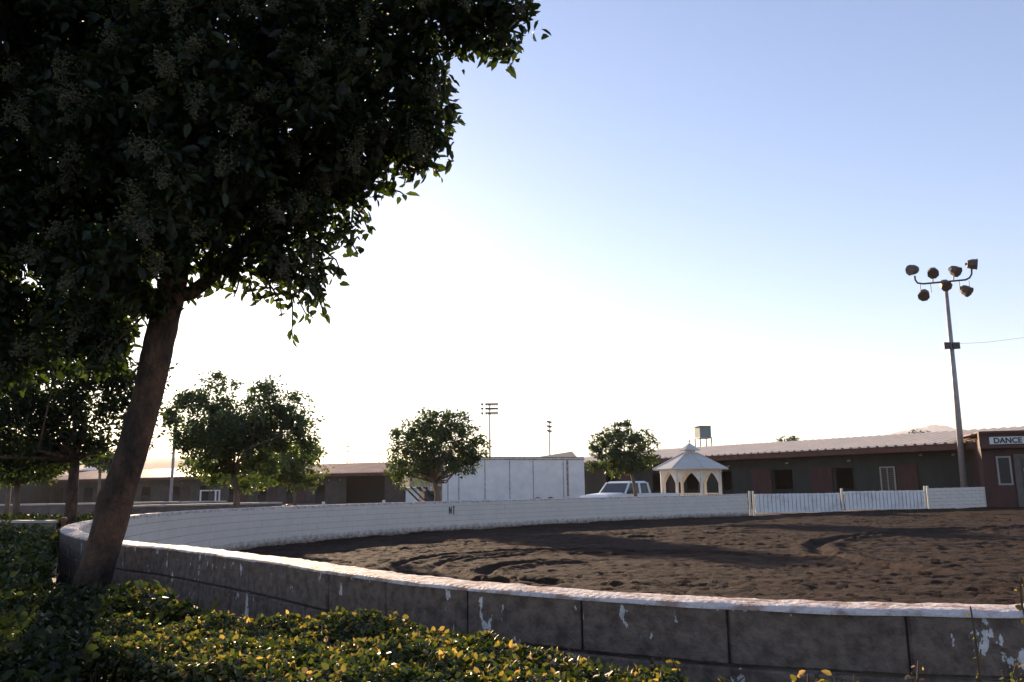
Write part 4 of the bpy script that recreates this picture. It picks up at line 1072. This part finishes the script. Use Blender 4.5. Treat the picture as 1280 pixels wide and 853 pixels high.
# the open notch right of the trunk where the sun looks through stays free of leaves
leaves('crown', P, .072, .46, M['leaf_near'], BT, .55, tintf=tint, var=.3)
fk1 = L3(222, 340); fk2 = L3(214, 368)
for q in ([fk2, L3(240, 366, 4.7), L3(275, 335, 4.8), L3(320, 290, 4.8), L3(370, 230, 4.8), L3(420, 160, 4.7)], [L3(230, 280), L3(260, 200), L3(330, 110, 4.7), L3(420, 50, 4.5), L3(520, 20, 4.3)], [L3(225, 310), L3(190, 240), L3(130, 150, 4.9), L3(70, 60, 4.9)], [L3(232, 250), L3(240, 150, 4.8), L3(250, 20, 4.9), L3(260, -120, 5)], [L3(205, 400), L3(150, 350, 4.9), L3(80, 290, 5), L3(0, 250, 5)]):
    pts = spline(q, .08); lb.tube(pts, np.linspace(.048, .012, len(pts)), 10, wob=.05)
sel = C[rng.permutation(len(C))[:170]]
spine = np.array([L3(228, 290), L3(260, 200), L3(320, 290, 4.8), L3(190, 240), L3(330, 110, 4.7), L3(80, 290, 5), L3(130, 150, 4.9), L3(370, 230, 4.8), L3(420, 160, 4.7), L3(420, 50, 4.5), L3(250, 20, 4.9)])
for c in sel:
    a = spine[np.argmin(np.linalg.norm(spine - c, axis=1))]; L_ = np.linalg.norm(c - a)
    mid = (a + c) / 2 + rng.normal(size=3) * .1 * L_; lb.tube([a, mid, c], [.012, .008, .003], 5)
lb.build('branches', M['bark'], BT, smooth=True)
# berry sprays: cones of little beads hanging from the outer clumps on the camera's side
key = {}
for c in C[(C[:, 2] > 1.0) & (C[:, 1] < 1.2)]:
    g_ = (int(math.floor(c[0] / .17)), int(math.floor(c[2] / .19)))
    if g_ not in key or c[1] < key[g_][1]: key[g_] = c
cand = [c for c in key.values() if random.random() < .62]
pp = []
for c in cand:
    n = 150; d = np.array([rng.normal() * .4, -.35 + rng.normal() * .3, -.8 + rng.normal() * .25]); d /= np.linalg.norm(d); L_ = .15 * (.7 + .6 * rng.random())
    t = rng.random(n); w = (1 - t) * .040 + .006
    q = c + np.array([0, -.13, -.02]) + d * (t * L_)[:, None] + rng.normal(size=(n, 3)) * w[:, None] * .7
    pp.append(q)
tag(beads('berry_sprays', np.concatenate(pp), .0062, M['panicle'], BT), kind='stuff')

# ------------------------------------------------------------------ hedges
def hedge(label, outline, zf, nleaf, size, m, group='clipped hedges', droop=-.15, shell=.10, aspect=.62, sidefrac=.4, tintf=None, bump=.05, seed=0, zlow=0.0):
    """outline: plan polygon; zf(x,y): top height. Leaves on a shell about the top and sides, twigs and a shade-coloured block inside."""
    poly = np.array(outline, float); c0 = poly.mean(0)
    o = thing('hedge', label, 'hedge', (c0[0], c0[1], 0), 0, group)
    def pin(x, y):
        c = np.zeros(x.shape, bool); j = len(poly) - 1
        for i in range(len(poly)):
            xi, yi, xj, yj = *poly[i], *poly[j]
            c ^= ((yi > y) != (yj > y)) & (x < (xj - xi) * (y - yi) / (yj - yi + 1e-12) + xi); j = i
        return c
    lo, hi = poly.min(0), poly.max(0); nt = int(nleaf * (1 - sidefrac)); P = []
    while sum(map(len, P)) < nt:
        q = lo + (hi - lo) * rng.random((nt, 2)); q = q[pin(q[:, 0], q[:, 1])]
        bmp = vnoise(q[:, 0] * 4.5, q[:, 1] * 4.5, 40 + seed) * bump * 2 + vnoise(q[:, 0] * 13, q[:, 1] * 13, 41 + seed) * bump
        z = np.array([zf(a, b) for a, b in q]) + bmp - shell * rng.random(len(q)) ** 1.6
        P.append(np.column_stack([q, z]))
    P = np.concatenate(P)[:nt]
    per = np.roll(poly, -1, 0) - poly; ln = np.linalg.norm(per, axis=1); ns = nleaf - nt
    e = rng.choice(len(poly), ns, p=ln / ln.sum()); t = rng.random(ns); q = poly[e] + per[e] * t[:, None]
    nrm = np.column_stack([per[:, 1], -per[:, 0]]) / ln[:, None]
    sgn = -1 if np.cross(per[0], c0 - poly[0]) < 0 else 1
    zt_ = np.array([zf(a, b) for a, b in q]); z = zlow + (zt_ - zlow) * rng.random(ns)
    inn = shell * rng.random(ns) - bump * vnoise(q[:, 0] * 5 + q[:, 1] * 5, z * 5, 43 + seed) * 2
    q = q - nrm[e] * sgn * inn[:, None] * 1.0
    P = np.concatenate([P, np.column_stack([q, z])]) - np.array([c0[0], c0[1], 0])
    leaves('foliage', P, size, aspect, m, o, droop, tintf=tintf(len(P)) if tintf else None)
    # core: dark branches
    k = MB(); nst = max(20, int(nleaf / 260))
    q = lo + (hi - lo) * rng.random((nst * 4, 2)); q = q[pin(q[:, 0], q[:, 1])][:nst]
    for a, b in q:
        z1 = zf(a, b) - .03; s = np.array([a - c0[0], b - c0[1], -.02]); e_ = s + np.array([rng.normal() * .08, rng.normal() * .08, z1])
        k.tube([s, (s + e_) / 2 + rng.normal(size=3) * .03, e_], [.009, .006, .002], 5)
    k.build('stems', M['twig'], o)
    # opaque near-black block: the shade deep in the hedge, put into its colour
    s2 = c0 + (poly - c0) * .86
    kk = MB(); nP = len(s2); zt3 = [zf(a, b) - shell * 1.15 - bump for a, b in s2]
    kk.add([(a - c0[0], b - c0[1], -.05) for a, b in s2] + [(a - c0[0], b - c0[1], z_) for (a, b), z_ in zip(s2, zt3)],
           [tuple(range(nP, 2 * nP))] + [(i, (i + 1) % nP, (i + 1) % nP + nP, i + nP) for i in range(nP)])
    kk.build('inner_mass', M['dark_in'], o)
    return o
M['dark_in'] = mat('painted_hedge_shade', (0.018, 0.018, 0.012), 0.95, 0.5, 20, 0.02, 30)  # stands for the shade between the inner leaves
def hz_main(x, y): return .905 - .05 * np.clip((-x - .25) / .55, 0, 1) - .09 * np.clip((x + .3) / 1.0, 0, 1)
hedge('foreground clipped hedge of small yellow green variegated leaves, sunlit top, along the near wall',
      [(-1.235, 2.714), (-1.322, 2.48), (-1.009, 2.192), (-0.679, 1.87), (-0.365, 1.583), (-0.044, 1.349), (0.304, 1.218), (0.539, 1.262), (0.539, 1.566), (0.435, 1.757), (0.261, 1.879), (0.104, 2.018), (-0.07, 2.149), (-0.261, 2.297), (-0.479, 2.471), (-0.696, 2.627), (-0.913, 2.653), (-1.061, 2.697)],
      hz_main, 90000, .0165, M['leaf_hedge'], tintf=lambda n: np.clip(rng.beta(1.6, 1.7, n), 0, 1), bump=.035, shell=.07, seed=1)
hedge('dark shaded hedge block in the bottom left corner in front of the leaning trunk',
      [(-3.1, 3.7), (-3.0, 1.2), (-.85, 1.2), (-1.0, 2.0), (-1.34, 2.75), (-1.58, 3.5)], lambda x, y: .87, 50000, .026, M['leaf_dark'], bump=.03, shell=.09, seed=2, tintf=lambda n: rng.random(n) ** 1.3)
hedge('farther left hedge with sun flecks on its bumpy top, ending at the wall bend',
      [(-6.6, 9.2), (-4.9, 6.6), (-3.0, 4.05), (-2.35, 4.0), (-2.75, 4.9), (-3.25, 5.9), (-3.85, 6.9), (-4.5, 8.1), (-5.05, 9.2)], lambda x, y: .89 + .03 * math.sin(x * 3) , 52000, .036, M['leaf_hedge'], bump=.09, shell=.14, seed=3, tintf=lambda n: np.clip(rng.beta(1.2, 2.6, n), 0, 1))
hedge('low dark hedge beyond the bright coping at the left edge', [(-15, 22), (-15, 18.5), (-8.2, 17.0), (-7.6, 18.6)], lambda x, y: .72, 12000, .08, M['leaf_dark'], bump=.08, shell=.15, seed=4)

# small bush between hedge and wall, and sprigs at the lower right
def bush(label, c, r, n, size, m, z0=0.0, tintf=None, name='shrub', droop=-.3, cat='shrub', grp='small shrubs along the near wall'):
    o = thing(name, label, cat, (c[0], c[1], z0), 0, grp)
    d = rng.normal(size=(n, 3)); d /= np.linalg.norm(d, axis=1)[:, None]; P = d * (rng.random(n) ** .4)[:, None] * np.array(r); P[:, 2] += c[2] - z0
    P += rng.normal(size=(n, 3)) * .02
    leaves('foliage', P, size, .6, m, o, droop, tintf=tintf(n) if tintf else None)
    k = MB()
    for i in range(10):
        e_ = P[rng.integers(n)]; k.tube([(0, 0, 0), (e_[0] * .5 + rng.normal() * .02, e_[1] * .5, e_[2] * .5), e_], [.008, .006, .002], 5)
    k.build('stems', M['twig'], o)
p = at(176, 768, 3.45); bush('rounded leafy bush right against the foot of the leaning trunk', p, (.13, .18, .10), 700, .036, M['leaf_hedge'], tintf=lambda n: rng.beta(1.5, 2, n))
p = at(218, 790, 3.2); bush('small dark bush in the gap between hedge and near wall', p, (.14, .15, .10), 500, .034, M['leaf_dark'])
def sprig_plant(label, base, tips, nl, size, tint0, red=False):
    o = thing('sprig', label, 'sprig', base, 0, 'lone sprigs in front of the near wall'); base = np.array(base)
    k = MB(); P = []; tt = []
    for tip in tips:
        e_ = np.array(tip) - base; mid = e_ * .55 + rng.normal(size=3) * .012; pts = spline([(0, 0, 0), mid, e_], .02); k.tube(pts, np.linspace(.0035, .0015, len(pts)), 6)
        for i in range(nl):
            t = .35 + .65 * (i + .5) / nl; j = min(int(t * (len(pts) - 1)), len(pts) - 1); P.append(pts[j] + rng.normal(size=3) * .004); tt.append(tint0 + (1 - tint0) * rng.random())
    k.build('stem', M['twig'], o); leaves('foliage', np.array(P), size, .55, M['leaf_hedge'], o, -.2, tintf=np.array(tt))
def sp(label, px, pyb, D, tips, nl=6, size=.028, t0=.3):
    b = at(px, pyb, D); sprig_plant(label, tuple(b), [tuple(at(x, y, D + (random.random() - .5) * .06)) for x, y in tips], nl, size, t0)
sp('tall bare stem crossing the white wall top at the lower right', 1228, 900, 1.72, [(1213, 758), (1226, 812)], 4, .013, .6)
sp('low leafy sprig right of the tall bare stem', 1262, 900, 1.66, [(1252, 838), (1270, 832), (1278, 842)], 8, .018, .45)
sp('red tipped sprig standing against the near wall', 1146, 900, 1.75, [(1148, 826), (1140, 840), (1135, 846)], 7, .014, .92)
sp('leafy sprig rising from the right end of the hedge', 838, 890, 1.95, [(826, 816), (838, 820), (815, 822), (845, 828)], 12, .019, .4)
sp('low green sprig at the bottom edge left of the red tipped one', 1048, 900, 1.74, [(1042, 842), (1055, 848), (1068, 844), (1075, 846)], 9, .018, .4)
sp('low sprig at the bottom edge with yellow leaves', 1020, 900, 1.76, [(1010, 842), (1024, 840), (1000, 848)], 9, .017, .6)
sp('tiny sprig at the bottom edge just right of the hedge end', 890, 900, 1.85, [(880, 846), (900, 846), (930, 846)], 8, .017, .4)
sp('leafy twig poking in at the right edge above the wall top', 1300, 820, 1.7, [(1283, 712), (1277, 722), (1281, 762), (1290, 700)], 6, .014, .5)
